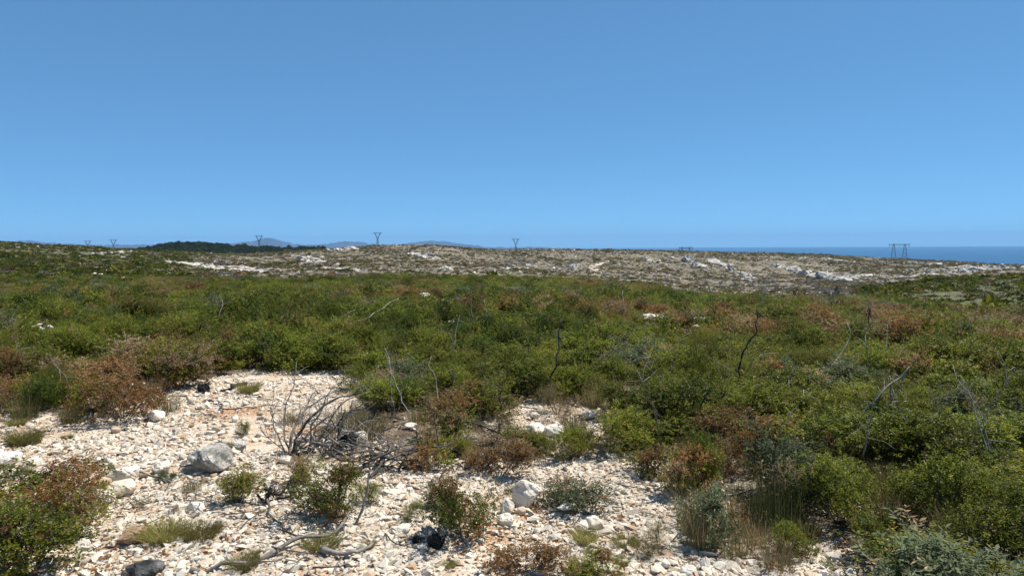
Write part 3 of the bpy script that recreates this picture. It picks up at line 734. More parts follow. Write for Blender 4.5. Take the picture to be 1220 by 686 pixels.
shrub_kind('heath', 'wispy_shrub', 'shrub', M_soft, [bush(220 + i, 0.5, 0.75, 460, 14, .026, .005, [OLIVE, TAN, LIME], (5, 4, 2), 8, spread=.14, up=1.2) for i in range(2)])
GRASS_T = [tuft(300 + i, .5, .6, 320, .010, [(0.135, 0.125, 0.045), (0.22, 0.175, 0.09), (0.09, 0.095, 0.028)], .8) for i in range(3)]
GRASS_DRY = [tuft(310 + i, .5, .65, 380, .009, [(0.36, 0.28, 0.16), (0.30, 0.22, 0.12), (0.22, 0.19, 0.08)], .7) for i in range(2)]
GRASS_LOW = [tuft(320 + i, .5, .28, 1100, .009, [(0.25, 0.225, 0.065), (0.31, 0.265, 0.10), (0.18, 0.18, 0.045)], 1.6) for i in range(3)]
RUSH = [tuft(330 + i, .5, .9, 240, .013, [(0.065, 0.09, 0.025), (0.09, 0.115, 0.035), (0.12, 0.13, 0.05)], .25, curl=.1) for i in range(2)]
def tmesh(vs): return [new_mesh('tuft', v[0], v[1], [M_soft], v[2]) for v in vs]
TUFTS = {'grass': tmesh(GRASS_T), 'dry': tmesh(GRASS_DRY), 'low': tmesh(GRASS_LOW), 'rush': tmesh(RUSH)}
TNAME = {'grass': 'grass_tuft', 'dry': 'dry_grass_tuft', 'low': 'low_grass_patch', 'rush': 'rush_clump'}
SHRUBS, TUFTPOS = [], []
def put_shrub(kind, x, y, wd, ht, label, group=None, z=None):
    """a thing with its foliage and its stems; every copy shares the meshes of its kind"""
    name, cat, ms = KINDS[kind]; f, s = random.choice(ms)
    base = {'oak': .85, 'dark': 1.0, 'mix': .8, 'rust': .8, 'sage': .75, 'fine': .9, 'heath': .75}[kind]
    o = thing(name, label, cat, (x, y, float(T(x, y)) if z is None else z), random.uniform(-3.1, 3.1), (wd * random.uniform(.85, 1.2), wd * random.uniform(.85, 1.2), ht / base), group)
    link('foliage', f, o); link('stems', s, o)
    SHRUBS.append((x, y, wd)); return o
def put_tuft(kind, x, y, wd, ht, label, group=None):
    base = {'grass': .6, 'dry': .65, 'low': .28, 'rush': .9}[kind]
    o = link(TNAME[kind], random.choice(TUFTS[kind]), None, (x, y, float(T(x, y))), (0, 0, random.uniform(-3, 3)), (wd, wd, ht / base))
    TUFTPOS.append((x, y, wd)); return tag(o, label, 'grass' if kind != 'rush' else 'rushes', group)
def shrub_px(kind, u, v, wpx, hpx, label, phrase=None):
    x, y, z = G(u, v, 0, 300); d = math.hypot(x, y); m = d / FPX
    y2 = y + 0.35 * wpx * m                     # the base pixel is the front edge of the plant
    x2 = x * y2 / y
    if phrase: landmark(phrase, x2, y2)
    return put_shrub(kind, x2, y2, wpx * m * 1.16, hpx * m * 1.05, label)
def tuft_px(kind, u, v, wpx, hpx, label, phrase=None):
    x, y, z = G(u, v, 0, 300); m = math.hypot(x, y) / FPX; y2 = y + .25 * wpx * m; x2 = x * y2 / y
    if phrase: landmark(phrase, x2, y2)
    return put_tuft(kind, x2, y2, wpx * m, hpx * m, label)

# ---- shrubs that stand out in the clearing and round its edge
shrub_px('mix', 35, 632, 120, 60, 'leafy green shrub with rusty leaves at the bottom left corner, the upper of two', 'the big rusty green shrub in the corner')
shrub_px('mix', 92, 652, 80, 74, 'rounded rusty green shrub beside the pale rubble, taller one of the corner group')
shrub_px('mix', 38, 704, 120, 85, 'rusty green shrub cut off by the bottom edge in the corner group')
shrub_px('mix', 283, 608, 52, 46, 'small upright rusty shrub on the rubble behind a forked grey stick', 'the small upright rusty shrub')
shrub_px('rust', 366, 582, 46, 40, 'small orange-brown shrub behind the larger rusty green one by charred sticks')
shrub_px('mix', 398, 632, 98, 72, 'wide rusty green shrub in the middle of the rubble by a curved dark branch', 'the wide rusty green shrub')
shrub_px('fine', 436, 606, 34, 38, 'little fresh green shrub at the edge of the wide rusty green shrub')
shrub_px('mix', 552, 652, 92, 82, 'rounded olive and rusty shrub beside a black burnt stump', 'the rounded olive shrub')
shrub_px('mix', 530, 612, 44, 42, 'small leafy shrub tucked behind the rounded olive shrub')
shrub_px('fine', 492, 624, 30, 32, 'tiny dark green shrub standing alone in front of the olive shrub')
shrub_px('rust', 595, 574, 78, 50, 'orange-brown shrub on thin bare stems behind the white boulder', 'the bare-stemmed orange-brown shrub')
shrub_px('rust', 512, 562, 66, 52, 'orange-brown shrub growing over the pile of burnt sticks', 'the shrub over burnt sticks')
shrub_px('heath', 440, 516, 56, 30, 'tawny wispy shrub behind the short charred trunk')
shrub_px('heath', 592, 530, 74, 42, 'tawny wispy shrub beneath the long dark leaning branch')
shrub_px('mix', 620, 548, 60, 34, 'low rusty shrub between the long dark branch and the thicket gap')
shrub_px('oak', 470, 500, 90, 50, 'glossy green shrub behind the tall thin dead stem')
shrub_px('oak', 552, 546, 30, 26, 'little bright green shrub behind a charred log')
shrub_px('sage', 700, 614, 84, 52, 'low grey-green shrub beside the white boulder', 'the low grey-green shrub')
shrub_px('rust', 625, 700, 100, 44, 'red-brown low shrub cut by the bottom edge below the white boulder')
shrub_px('mix', 712, 702, 86, 38, 'mixed red and green low shrub cut by the bottom edge')
shrub_px('heath', 785, 668, 64, 52, 'wispy yellow-green shrub on the rubble by the grey-leaved shrub', 'the wispy yellow-green shrub')
shrub_px('rust', 822, 640, 34, 30, 'dead brown low shrub behind the wispy yellow-green one')
shrub_px('sage', 845, 655, 92, 84, 'tall grey-leaved shrub at the corner of the right-hand thicket', 'the tall grey-leaved shrub')
shrub_px('mix', 810, 600, 80, 66, 'rusty green shrub where the thicket meets the rubble behind the grey-leaved shrub')
shrub_px('rust', 148, 508, 82, 62, 'big round red-brown shrub on a dark trunk at the far side of the clearing', 'the big round red-brown shrub')
shrub_px('mix', 112, 498, 48, 40, 'half-withered shrub beside the big round red-brown one')
shrub_px('rust', 212, 466, 78, 52, 'golden-brown shrub at the far end of the clearing', 'the golden-brown shrub')
shrub_px('fine', 68, 488, 60, 52, 'bright green fine-leaved shrub at the far left of the clearing', 'the bright green fine-leaved shrub')
shrub_px('dark', 36, 500, 56, 52, 'dark green shrub in front of the bright green fine-leaved shrub')
shrub_px('rust', 4, 494, 46, 42, 'red-brown shrub at the left edge beside a dark green shrub')
shrub_px('fine', 288, 522, 20, 24, 'tiny green sprig growing alone in the middle of the rubble')
shrub_px('sage', 200, 577, 22, 18, 'tiny grey-green sprig by a weathered stick in the rubble')
shrub_px('oak', 640, 545, 44, 30, 'small round green shrub in front of the white rocks in the thicket gap')
shrub_px('oak', 680, 552, 60, 46, 'green shrub between the thicket gap and the low grey-green shrub')
shrub_px('heath', 665, 500, 60, 40, 'tawny wispy shrub behind the white rocks in the thicket gap')
shrub_px('oak', 740, 545, 76, 62, 'glossy green shrub at the front of the thicket above the rubble')
shrub_px('mix', 770, 570, 60, 40, 'low mixed shrub at the front of the thicket by the rubble edge')
shrub_px('oak', 1000, 640, 120, 90, 'broad glossy green shrub at the front of the right-hand thicket', 'the broad glossy green shrub')
shrub_px('oak', 945, 672, 56, 46, 'small green shrub beside dry grass at the right front of the thicket')
shrub_px('oak', 1060, 690, 90, 60, 'green shrub at the bottom edge in front of the broad glossy one')
shrub_px('oak', 1130, 640, 120, 90, 'broad green shrub beyond the broad glossy one toward the right edge')
shrub_px('oak', 1200, 690, 120, 100, 'green shrub filling the bottom right corner')
shrub_px('rust', 868, 570, 60, 60, 'red-brown withered shrub inside the thicket above the rushes')
shrub_px('rust', 985, 560, 46, 48, 'small brown withered shrub in the thicket beyond the pale gap stones')
shrub_px('dark', 497, 391, 26, 22, 'dark green rounded shrub standing out of the paler scrub', 'the dark rounded shrub')
shrub_px('dark', 563, 386, 20, 30, 'narrow dark green shrub with a bare tip beside the dark rounded one')
shrub_px('dark', 465, 372, 22, 16, 'dark shrub behind the leaning bleached stick far in the scrub')
shrub_px('dark', 848, 590, 60, 90, 'dark green shrub in shade behind the rushes')
tuft_px('rush', 925, 642, 80, 84, 'clump of upright green rushes beside the grey-leaved shrub', 'the upright green rushes')
tuft_px('rush', 890, 640, 60, 70, 'smaller clump of green rushes next to the grey-leaved shrub')
tuft_px('dry', 925, 684, 62, 46, 'tall tawny dry grass in front of the green rushes', 'the tall tawny grass')
tuft_px('grass', 200, 495, 32, 26, 'yellow-green grass tuft below the golden-brown shrub')
tuft_px('low', 30, 532, 40, 18, 'olive grass patch by a dark twig at the left of the rubble')
tuft_px('low', 195, 650, 62, 24, 'flat yellow-green grass patch on the rubble, the wider half', 'the yellow-green grass patch')
tuft_px('low', 240, 647, 50, 20, 'flat yellow-green grass patch on the rubble, the thinner end')
tuft_px('low', 385, 658, 52, 18, 'small green grass patch behind the curved grey log')
tuft_px('low', 265, 540, 26, 12, 'small olive grass patch behind the grey lichen boulder')
tuft_px('low', 297, 470, 28, 14, 'yellow grass patch beside the charred stump')
tuft_px('grass', 633, 607, 26, 14, 'little green grass tuft at the foot of the white boulder')
tuft_px('grass', 440, 525, 60, 30, 'yellow dry grass behind the pile of burnt sticks')
tuft_px('dry', 350, 508, 40, 24, 'tawny grass among the arching dead branches')
tuft_px('grass', 690, 540, 44, 40, 'yellow-green grass beside the thicket gap')

# ------------------------------------------------------------------ boulders and rocks that stand out
def rock(label, u, v, wpx, hpx, mat, seed, phrase=None, name='boulder', dy=0.3, sy=0.9, rough=.045):
    x, y, z = G(u, v, 0, 200); m = math.hypot(x, y) / FPX; wd, ht = wpx * m, hpx * m
    y2 = y + dy * wd; x2 = x * y2 / y
    V, F = boulder(seed, 1, sy, 0.85, rough, 3)
    V = V / [np.ptp(V[:, 0]), np.ptp(V[:, 1]) / sy, np.ptp(V[:, 2])]
    ht = max(ht * 0.95, 0.3 * wd)
    V[:, 2] *= ht * 1.15; V[:, :2] *= wd; V[:, 2] -= V[:, 2].min() + ht * .13
    o = link(name, new_mesh(name, V, F, [mat]), None, (x2, y2, float(T(x2, y2)))); tag(o, label, 'rock')
    STONES.append((x2, y2, wd))
    if phrase: landmark(phrase, x2, y2)
    return o
STONES = []
rock('big grey lichen-speckled boulder alone on the rubble', 255, 565, 54, 28, M_lichen, 501, 'the grey lichen boulder')
rock('small grey boulder behind the big lichen-speckled one', 286, 540, 26, 14, M_lichen, 502)
rock('largest white boulder with an ochre side on the rubble', 627, 606, 42, 34, M_pstone, 503, 'the largest white boulder')
rock('white upright rock leaning on the largest white boulder', 604, 614, 18, 20, M_pstone, 504)
rock('flat white rock in front of the largest white boulder', 604, 628, 22, 15, M_pstone, 505)
rock('small tan rock at the foot of the largest white boulder', 620, 614, 18, 10, M_stone, 506)
rock('long grey-white rock between the white boulder and the grey-green shrub', 676, 617, 30, 15, M_pstone, 507)
rock('pair rock, greyer one, below the grey-green shrub', 706, 632, 26, 16, M_pstone, 508)
rock('pair rock, whiter one, below the grey-green shrub', 694, 633, 20, 12, M_pstone, 509)
rock('white block at the bottom edge before the grey-leaved shrub', 840, 684, 26, 18, M_pstone, 510, 'the white block at the bottom edge')
rock('white block close beside the larger one at the bottom edge', 820, 687, 20, 13, M_pstone, 511)
rock('small white rock by the wispy yellow-green shrub', 793, 678, 14, 12, M_pstone, 512)
rock('pale rock half hidden under dry grass at the bottom edge', 893, 678, 18, 12, M_pstone, 513)
for k, (u_, v_, w_) in enumerate([(984, 690, 14), (998, 689, 12), (1016, 689, 18)]):
    rock(['white rock under the thicket at the bottom edge, smallest but one of three', 'smallest of three white rocks under the thicket at the bottom edge', 'largest of three white rocks under the thicket at the bottom edge'][k], u_, v_, w_, 9, M_pstone, 515 + k)
rock('upper white rock of the stacked group beside the corner shrubs', 148, 577, 30, 18, M_pstone, 520, 'the stacked white rocks')
rock('lower white rock of the stacked group beside the corner shrubs', 145, 594, 30, 17, M_pstone, 521)
rock('brown-faced white rock of the stacked group', 117, 588, 28, 16, M_stone, 522)
rock('whitish rock below the brown-faced one in the stacked group', 123, 604, 26, 18, M_pstone, 523)
rock('brown-bottomed pale rock above the corner shrubs and the grass patch', 155, 650, 30, 20, M_stone, 524)
rock('flat pale rock behind the corner shrubs', 62, 568, 32, 10, M_pstone, 525)
rock('rounded white rock at the left edge of the clearing', 10, 560, 28, 17, M_pstone, 526)
rock('white rock next to the rounded one at the left edge', 38, 566, 26, 16, M_pstone, 527)
rock('broad white rock in the middle left of the rubble', 195, 565, 22, 13, M_pstone, 528)
rock('dark grey charred stone at the bottom edge', 175, 690, 40, 16, M_dstone, 529, 'the dark stone at the bottom edge')
rock('pale rock in the thicket gap, larger of the pair', 640, 520, 34, 15, M_pstone, 530, 'the thicket gap rocks')
rock('pale rock in the thicket gap, smaller of the pair', 662, 521, 26, 15, M_pstone, 531)
rock('white rock high in the thicket gap', 636, 500, 14, 9, M_pstone, 532)
rock('double white rock in green leaves past the thicket gap', 702, 501, 18, 13, M_pstone, 533)
rock('white rock in the burnt stick pile beneath the standing dead stem', 487, 512, 16, 8, M_pstone, 534)
rock('white rock beside the log in the burnt stick pile', 430, 528, 18, 14, M_pstone, 535)
rock('rounded white rock under the arching dead branches', 340, 553, 18, 9, M_pstone, 536)
rock('white rock by the red-brown round shrub', 185, 503, 20, 13, M_pstone, 537)
rock('white slab behind the red-brown round shrub', 185, 471, 20, 9, M_pstone, 538)
rock('reddish rock lying in the rubble between grass patch and rusty shrub', 265, 632, 26, 10, M_stone, 539)
rock('white rock right behind the yellow-green grass patch', 232, 612, 24, 14, M_pstone, 540)
rock('flat white rock in the dry grass right of the rushes', 915, 575, 20, 8, M_pstone, 541)
rock('flat white rock in the dry grass, second and longer', 934, 577, 22, 8, M_pstone, 542)

# far white rocks showing through the scrub
def far_rocks(label, u, v, wpx, n, lift=0.34):
    n = n * 2 + 1
    x, y, z = G(u, v, lift, 200); m = math.hypot(x, y) / FPX; wd = wpx * m
    o = thing('rock_heap', label, 'rocks', (x, y, z), 0, group='white rocks showing through the scrub')
    for k in range(n):
        s = max(wd * rng.uniform(.18, .42), 4.5 * m); q = rng.uniform(-.5, .5) * wd
        V, F = hull(int(rng.integers(1e6)), 14, 1.2, .9, .6)
        lk = link('rock_block', new_mesh('rock_block', V * [s * 1.25, s, s * .85], F, [M_pstone]), o, (q, rng.normal(0, wd * .18), .10 + .16 * (k % 2)), (rng.normal(0, .2), rng.normal(0, .2), rng.uniform(-3, 3)))
    if math.hypot(x, y) > 13: FARCLEAR.append((x, y, wd * .6))
FARCLEAR = []
far_rocks('white rocks in a hollow of the far scrub, the widest such patch', 785, 374, 34, 7)
far_rocks('pale rock by the round rusty shrub at the far edge of the scrub', 834, 375, 14, 3)
far_rocks('flat white rock at the far edge of the scrub below the pale hill top', 503, 349, 26, 4)
far_rocks('small white rock next to the flat one at the far edge', 530, 349, 8, 1)
far_rocks('tiny white rock high at the far edge of the scrub', 562, 335, 8, 1)
far_rocks('white stones beside the dark rounded shrub', 536, 378, 12, 2)
far_rocks('white stones below the dark rounded shrub', 493, 394, 12, 2)
far_rocks('pale bare rock in rusty scrub before the sandy track', 685, 359, 16, 3)
far_rocks('pale rock low in the rusty scrub, nearer than the one before the track', 622, 360, 14, 2)
far_rocks('pale strip of bare stones at the left edge of the scrub', 15, 391, 40, 3)
far_rocks('pale stones at the right end of the bare strip by the left edge', 45, 386, 26, 2)
far_rocks('pale stones at the far left scrub edge', 178, 351, 18, 4)
far_rocks('white stones in front of the broad white slab', 155, 331, 16, 4)
far_rocks('single white stone under the green slope at the left', 117, 326, 8, 1)
far_rocks('white stones by the leaning bleached stick', 440, 414, 14, 2)
far_rocks('small white stone at the far scrub left of the pylon crest', 415, 341, 10, 1)

# ------------------------------------------------------------------ deadwood
WOODR = 0.46
def wood(name, label, cat, paths, mat, group=None, phrase=None, parts=True, matb=None):
    """paths: [(points in the world, r0, r1), ...]; the first is the main stem, the others are side branches"""
    c = np.array(paths[0][0][0]); o = thing(name, label, cat, c.tolist(), group=group)
    g = np.random.default_rng(sum(map(ord, label)))
    for i, (P, r0, r1) in enumerate(paths):
        n = max(9, 4 * len(P)); sz = np.linalg.norm(np.ptp(np.array(P), axis=0))
        V, F = tube(curve_pts(np.array(P) - c, n, sz * .013, g), r0 * WOODR, r1 * WOODR, 6, .18, g)
        link('main_stem' if i == 0 else 'branch', new_mesh('wood', V, F, [mat if i == 0 or matb is None else matb], smooth=True), o)
    if phrase: landmark(phrase, c[0], c[1])
    return o
def lie(pts, lift):                            # a path lying on the ground
    out = []
    for k, (u, v) in enumerate(pts):
        x, y, z = G(u, v, 0, 100); out.append((x, y, z + (lift[k] if hasattr(lift, '__len__') else lift)))
    return out
def stand(pts, h0=0.0, lean=0.0, root=True):
    """a path rising from the scrub: the first pixel is its lowest visible point, h0 above the ground; then it stays near that range"""
    x, y, z = G(*pts[0], h0, 200); r = math.hypot(x, y); out = []
    for k, (u, v) in enumerate(pts):
        d = ray(u, v); h = math.hypot(d[0], d[1]); q = r * (1 + lean * k / max(1, len(pts) - 1)); out.append((d[0] / h * q, d[1] / h * q, EYE[2] + d[2] / h * q))
    if root and h0 > 0:                        # carried on down into the ground in its own direction
        d = unit(np.array(out[0]) - np.array(out[1])); d[2] = min(d[2], -.35); k = (h0 + .03) / -d[2]; out.insert(0, tuple(np.array(out[0]) + d * k))
    return out
def twigs(P, n, L, r, g, up=0.3):
    P = np.array(P); out = []
    for k in range(n):
        t = g.uniform(.25, .97) * (len(P) - 1); i = int(t); p = P[i] + (P[min(i + 1, len(P) - 1)] - P[i]) * (t - i)
        d = unit(g.normal(size=3) + [0, 0, up]); q = p + d * L * g.uniform(.4, 1); out.append(([p, (p + q) / 2 + g.normal(size=3) * L * .08, q], r, r * .35))
    return out
gw = np.random.default_rng(11)
P = lie([(226, 685), (262, 681), (300, 674), (345, 658), (398, 644), (424, 624)], [.03, .03, .03, .03, .035, .10]) 
wood('fallen_branch', 'longest grey fallen branch lying across the front of the rubble', 'branch', [(P, .031, .014), (stand([(424, 624), (433, 602), (438, 575), (441, 560)], .08, root=False), .02, .008), (lie([(300, 674), (330, 672), (352, 660)], .02), .008, .004)], M_grey, phrase='the longest grey branch')
wood('fallen_branch', 'thick short curved grey log on the rubble', 'branch', [(lie([(384, 660), (398, 665), (420, 665), (436, 659), (444, 653)], .03), .04, .016)], M_grey, phrase='the short curved log')
wood('fallen_branch', 'curved dark branch on the rubble below the wide rusty green shrub', 'branch', [(lie([(317, 592), (322, 610), (330, 622), (346, 637), (358, 645), (372, 655), (384, 662)], .02), .016, .009), (lie([(352, 641), (353, 652), (356, 660)], .01), .008, .004), (lie([(318, 596), (330, 592), (345, 590), (362, 589)], [.02, .03, .03, .05]), .014, .008)], M_dark)
wood('fallen_branch', 'thin dark bent stick beside the black burnt stump', 'branch', [(lie([(459, 638), (468, 648), (480, 653), (500, 655)], .012), .011, .006)], M_dark)
wood('fallen_branch', 'dark bent stick above the rubble between burnt pile and olive shrub', 'branch', [(lie([(456, 577), (475, 578), (492, 582), (505, 588)], .015), .015, .008)], M_dark)
wood('fallen_branch', 'long scorched branch lying behind the stacked white rocks', 'branch', [(lie([(70, 556), (96, 549), (118, 555), (138, 562)], .02), .012, .01), (lie([(100, 550), (112, 545), (124, 548)], .02), .007, .003)], M_dark)
wood('fallen_branch', 'thick weathered stick right of the stacked white rocks', 'branch', [(lie([(150, 563), (168, 567), (186, 572), (204, 578)], .025), .022, .014)], M_grey)
wood('fallen_branch', 'forked dark sticks lying in front of the small upright rusty shrub', 'branch', [(lie([(206, 595), (228, 600), (250, 603), (282, 607), (306, 606)], .02), .012, .007), (lie([(222, 591), (240, 596), (256, 602)], .03), .010, .006), (stand([(262, 606), (258, 598), (255, 590)], .02, root=False), .007, .003), (lie([(274, 606), (273, 616)], .01), .006, .004)], M_grey)
wood('fallen_branch', 'dark jointed branch behind the lichen boulder toward the arching dead shrub', 'branch', [(lie([(222, 478), (252, 479), (266, 492), (285, 492), (306, 486), (334, 486)], .02), .02, .01), (lie([(266, 492), (262, 484), (258, 476)], .015), .012, .006)], M_dark)
wood('fallen_branch', 'black twig lying over the olive grass at the left', 'branch', [(lie([(-8, 535), (10, 529), (34, 524), (66, 515), (96, 511)], [.03, .03, .05, .05, .03]), .012, .006), (lie([(34, 524), (40, 533)], .01), .007, .004)], M_char)
wood('fallen_branch', 'short curved charred stick by the brown-bottomed pale rock', 'branch', [(lie([(118, 660), (126, 654), (140, 654), (150, 657)], .015), .014, .008)], M_char)
wood('fallen_branch', 'small black forked stick in the rubble right of the small upright shrub', 'branch', [(lie([(298, 618), (306, 614), (314, 612)], .012), .009, .005), (stand([(308, 613), (309, 605), (308, 600)], .01, root=False), .006, .003)], M_dark)
for lab, pts in (('short dark twig in the rubble between small shrub and grass patch', [(140, 562), (150, 566), (156, 570)]), ('short grey stick behind the grey lichen boulder', [(232, 490), (246, 494), (256, 497)])):
    wood('fallen_branch', lab, 'branch', [(lie(pts, .012), .008, .005)], M_dark)
# the arching dead shrub and the heap of burnt sticks
paths = []
root = G(350, 540)[:2]; rz = float(T(*root))
def arch(pts, r, r1=.004, lean=.0):
    paths.append((stand(pts, 0.0, lean), r * 1.5, r1 * 1.6))
arch([(346, 545), (352, 520), (372, 496), (398, 474), (425, 463), (440, 459)], .022, .005)
arch([(344, 545), (345, 518), (357, 497), (380, 475), (404, 464)], .018, .005, .05)
arch([(348, 545), (356, 528), (372, 512), (388, 500), (402, 488)], .016, .004, -.03)
arch([(346, 543), (340, 520), (338, 490), (346, 468), (352, 450)], .012, .003, .04)
arch([(342, 545), (332, 520), (326, 500), (322, 482)], .010, .003, -.04)
arch([(345, 540), (330, 530), (318, 520), (308, 508)], .008, .003)
arch([(350, 542), (366, 536), (384, 528), (402, 520), (420, 520)], .016, .006)
arch([(348, 545), (360, 520), (362, 490), (372, 468)], .009, .003, .06)
arch([(352, 540), (372, 522), (378, 500), (380, 482)], .009, .003, -.02)
for a_, b_ in (((380, 536), [(392, 515), (412, 492), (436, 478)]), ((372, 538), [(388, 506), (410, 478), (440, 466)]), ((395, 534), [(410, 520), (428, 508), (446, 500)]), ((366, 540), [(370, 510), (384, 484), (396, 462)]), ((400, 536), [(404, 512), (416, 490), (420, 476)])):
    arch([a_] + b_, .012, .004, gw.uniform(-.04, .06))
for q in list(paths): paths += twigs(q[0], 10, .26, .006, gw)
wood('dead_shrub', 'large leafless shrub of arching grey branches at the edge of the clearing', 'dead shrub', paths, M_dark, phrase='the arching dead shrub', matb=M_grey)
def heap(label, u, v, wpx, n, mat, r, lift, phrase=None, matb=None):
    x, y, z = G(u, v); m = math.hypot(x, y) / FPX; wd = wpx * m; pp = []
    for k in range(n):
        a = gw.normal(0, .75) + (0 if gw.random() < .7 else 1.4); L = wd * gw.uniform(.25, .6); cx, cy = x + gw.uniform(-.45, .45) * wd, y + gw.uniform(-.1, .35) * wd * .6
        zz = float(T(cx, cy)) + gw.uniform(.01, lift); s = gw.normal(0, .20); L = L * (1 if k % 3 else .55)
        pp.append(([(cx - math.cos(a) * L / 2, cy - math.sin(a) * L / 2, zz - s * L), (cx, cy, zz + gw.normal(0, .02)), (cx + math.cos(a) * L / 2, cy + math.sin(a) * L / 2, zz + s * L)], r * gw.uniform(.5, 1.2), r * .4))
    for q in pp[::3]: pp = pp + twigs(q[0], 2, L * .6, r * .35, gw, .5)
    return wood('stick_heap', label, 'burnt sticks', pp, mat, phrase=phrase, matb=matb)
heap('tangled heap of burnt black sticks in the middle of the clearing edge', 465, 562, 105, 34, M_char, .024, .14, 'the heap of burnt sticks', M_dark)
heap('tangle of scorched sticks at the foot of the arching dead shrub', 385, 545, 80, 18, M_char, .026, .12, None, M_grey)
heap('low mat of thin grey twigs around the arching dead shrub and the burnt sticks', 430, 545, 150, 46, M_dark, .011, .10, None, M_grey)
heap('dark sticks lying between the orange-brown shrubs', 560, 560, 60, 16, M_dark, .016, .05)
heap('scorched sticks in the hollow of the small orange-brown shrub', 340, 598, 50, 12, M_char, .026, .09)
wood('fallen_branch', 'pale thick bent branch lying on the burnt tangle', 'branch', [(lie([(360, 522), (378, 520), (392, 524), (410, 530), (422, 528)], [.12, .16, .14, .12, .1]), .022, .016)], M_pale)
wood('burnt_trunk', 'short charred trunk standing in the burnt tangle', 'burnt trunk', [(stand([(403, 532), (404, 515), (402, 503)], 0), .03, .018), (stand([(402, 508), (408, 496), (411, 488)], .2, root=False), .012, .006)], M_char, phrase='the short charred trunk')
wood('dead_twig', 'pale crooked stub sticking out of grass above the burnt tangle', 'dead stem', [(stand([(410, 500), (406, 490), (407, 482)], .1), .016, .008), (stand([(408, 496), (416, 490), (421, 483)], .12, root=False), .007, .003)], M_pale)
wood('dead_twig', 'tall thin dead stem leaning over the burnt heap, bleached above and black below', 'dead stem', [(stand([(491, 508), (488, 497), (480, 478), (473, 462), (467, 445), (462, 428), (458, 414)], 0, .06), .013, .004), (stand([(474, 462), (468, 458), (467, 450)], .3, root=False), .005, .002), (stand([(475, 463), (478, 456), (478, 449)], .3, root=False), .005, .002)], M_pale, phrase='the tall thin dead stem')
wood('dead_twig', 'short upright charred peg in the burnt heap', 'dead stem', [(stand([(463, 540), (462, 528), (461, 517)], 0), .012, .008)], M_grey)
wood('fallen_branch', 'long dark branch leaning out of the thicket behind the burnt heap', 'branch', [(stand([(632, 527), (604, 521), (570, 509), (540, 501), (512, 494), (484, 484)], .06, .10), .028, .008), (stand([(585, 514), (596, 506), (606, 500)], .15, root=False), .008, .003), (stand([(560, 507), (552, 514), (545, 522)], .15, root=False), .008, .003)], M_dark)
wood('fallen_branch', 'charred horizontal branch under the long dark leaning branch', 'branch', [(stand([(456, 513), (470, 509), (484, 512), (500, 516)], .12, root=False), .012, .008)], M_char)
wood('dead_shrub', 'fan of thin bleached twigs in the thicket behind the long dark branch', 'dead shrub', [(stand([(532, 472), (540, 462), (541, 450), (544, 436)], .15), .008, .003)] + [(stand([(534, 470), (q, w_)], .18, root=False), .004, .002) for q, w_ in ((520, 465), (552, 458), (556, 466), (548, 472), (512, 455))], M_pale)
wood('charred_stump', 'black block of charred stump on the white rubble at the far end', 'stump', [(lie([(275, 466), (283, 465), (294, 463)], .06), .055, .05), (lie([(262, 468), (276, 465)], .02), .02, .03)], M_char, phrase='the charred block')
def ball(label, u, v, wpx, mat, phrase=None):
    rock(label, u, v, wpx, wpx * .85, mat, 700 + int(u), phrase, 'charred_stump', .3, .9, .12)['category'] = 'stump'
M_soot, t, b = new_mat('soot'); b.inputs['Roughness'].default_value = .85
t.links.new(ramp(t, noise(t, N(t, 'TexCoord').outputs['Object'], 30, 5), [(0.4, (0.006, 0.006, 0.006)), (0.65, (0.03, 0.028, 0.026))]), b.inputs['Base Color']); bump(t, b, noise(t, N(t, 'TexCoord').outputs['Object'], 60, 4), .9, .02)
ball('round black burnt stump at the foot of the olive shrub', 518, 656, 25, M_soot, 'the round black stump')
ball('small dark knob beside the round black burnt stump', 497, 648, 12, M_soot)
ball('black charred stump behind the orange-brown shrub in the burnt heap', 537, 547, 20, M_soot)
ball('soot-black root lump in the burnt tangle', 416, 538, 26, M_soot)
ball('charred root lump under the golden-brown shrub', 242, 469, 14, M_soot)

# snags standing in the thicket
def snag(label, main, mat, r, side=(), h0=.36, name='snag', cat='dead stem', tw=0, L=.2, lean=.02, matb=None):
    P = stand(main, h0, lean); ps = [(P, r, r * .35)] + [(stand(s, h0, lean, False), r * .55, r * .2) for s in side]
    if side:
        for k in range(1, len(ps)):            # side branches spring from the main stem
            A = np.array(P); j = np.argmin(np.linalg.norm(A - np.array(ps[k][0][0]), axis=1)); q = np.array(ps[k][0]); r0 = math.hypot(*A[j][:2]) / max(.1, math.hypot(*q[0][:2]))
            q = (q - EYE) * r0 + EYE; q[0] = A[j]; ps[k] = (q.tolist(), ps[k][1], ps[k][2])
    if tw: ps += twigs(P[1:], tw, L, r * .3, gw)
    return wood(name, label, cat, ps, mat, group=None, matb=matb, phrase=None)
snag('tall black forked snag standing in the middle of the thicket', [(656, 458), (660, 432), (665, 420), (667, 402), (668, 380)], M_char, .028, [[(665, 420), (663, 402), (662, 394)], [(666, 412), (670, 408), (671, 406)]], h0=.2); landmark('the tall black forked snag', *G(656, 458, .35)[:2])
snag('short black peg in the thicket right of the tall black forked snag', [(716, 421), (717, 416), (717, 410)], M_char, .02)
snag('thin black twig snag in the thicket, between peg and grey twig cluster', [(733, 425), (736, 414), (734, 406)], M_char, .018, [[(735, 412), (738, 408)]])
snag('tall slender black snag bending across the scrub toward the sea', [(881, 438), (884, 418), (890, 406), (897, 400), (900, 386), (902, 370)], M_char, .032, [[(884, 420), (892, 410)], [(900, 388), (908, 378), (910, 375)]]); landmark('the slender bending black snag', *G(881, 438, .35)[:2])
snag('short black snag beside the slender bending one', [(869, 416), (868, 410), (866, 404)], M_char, .018)
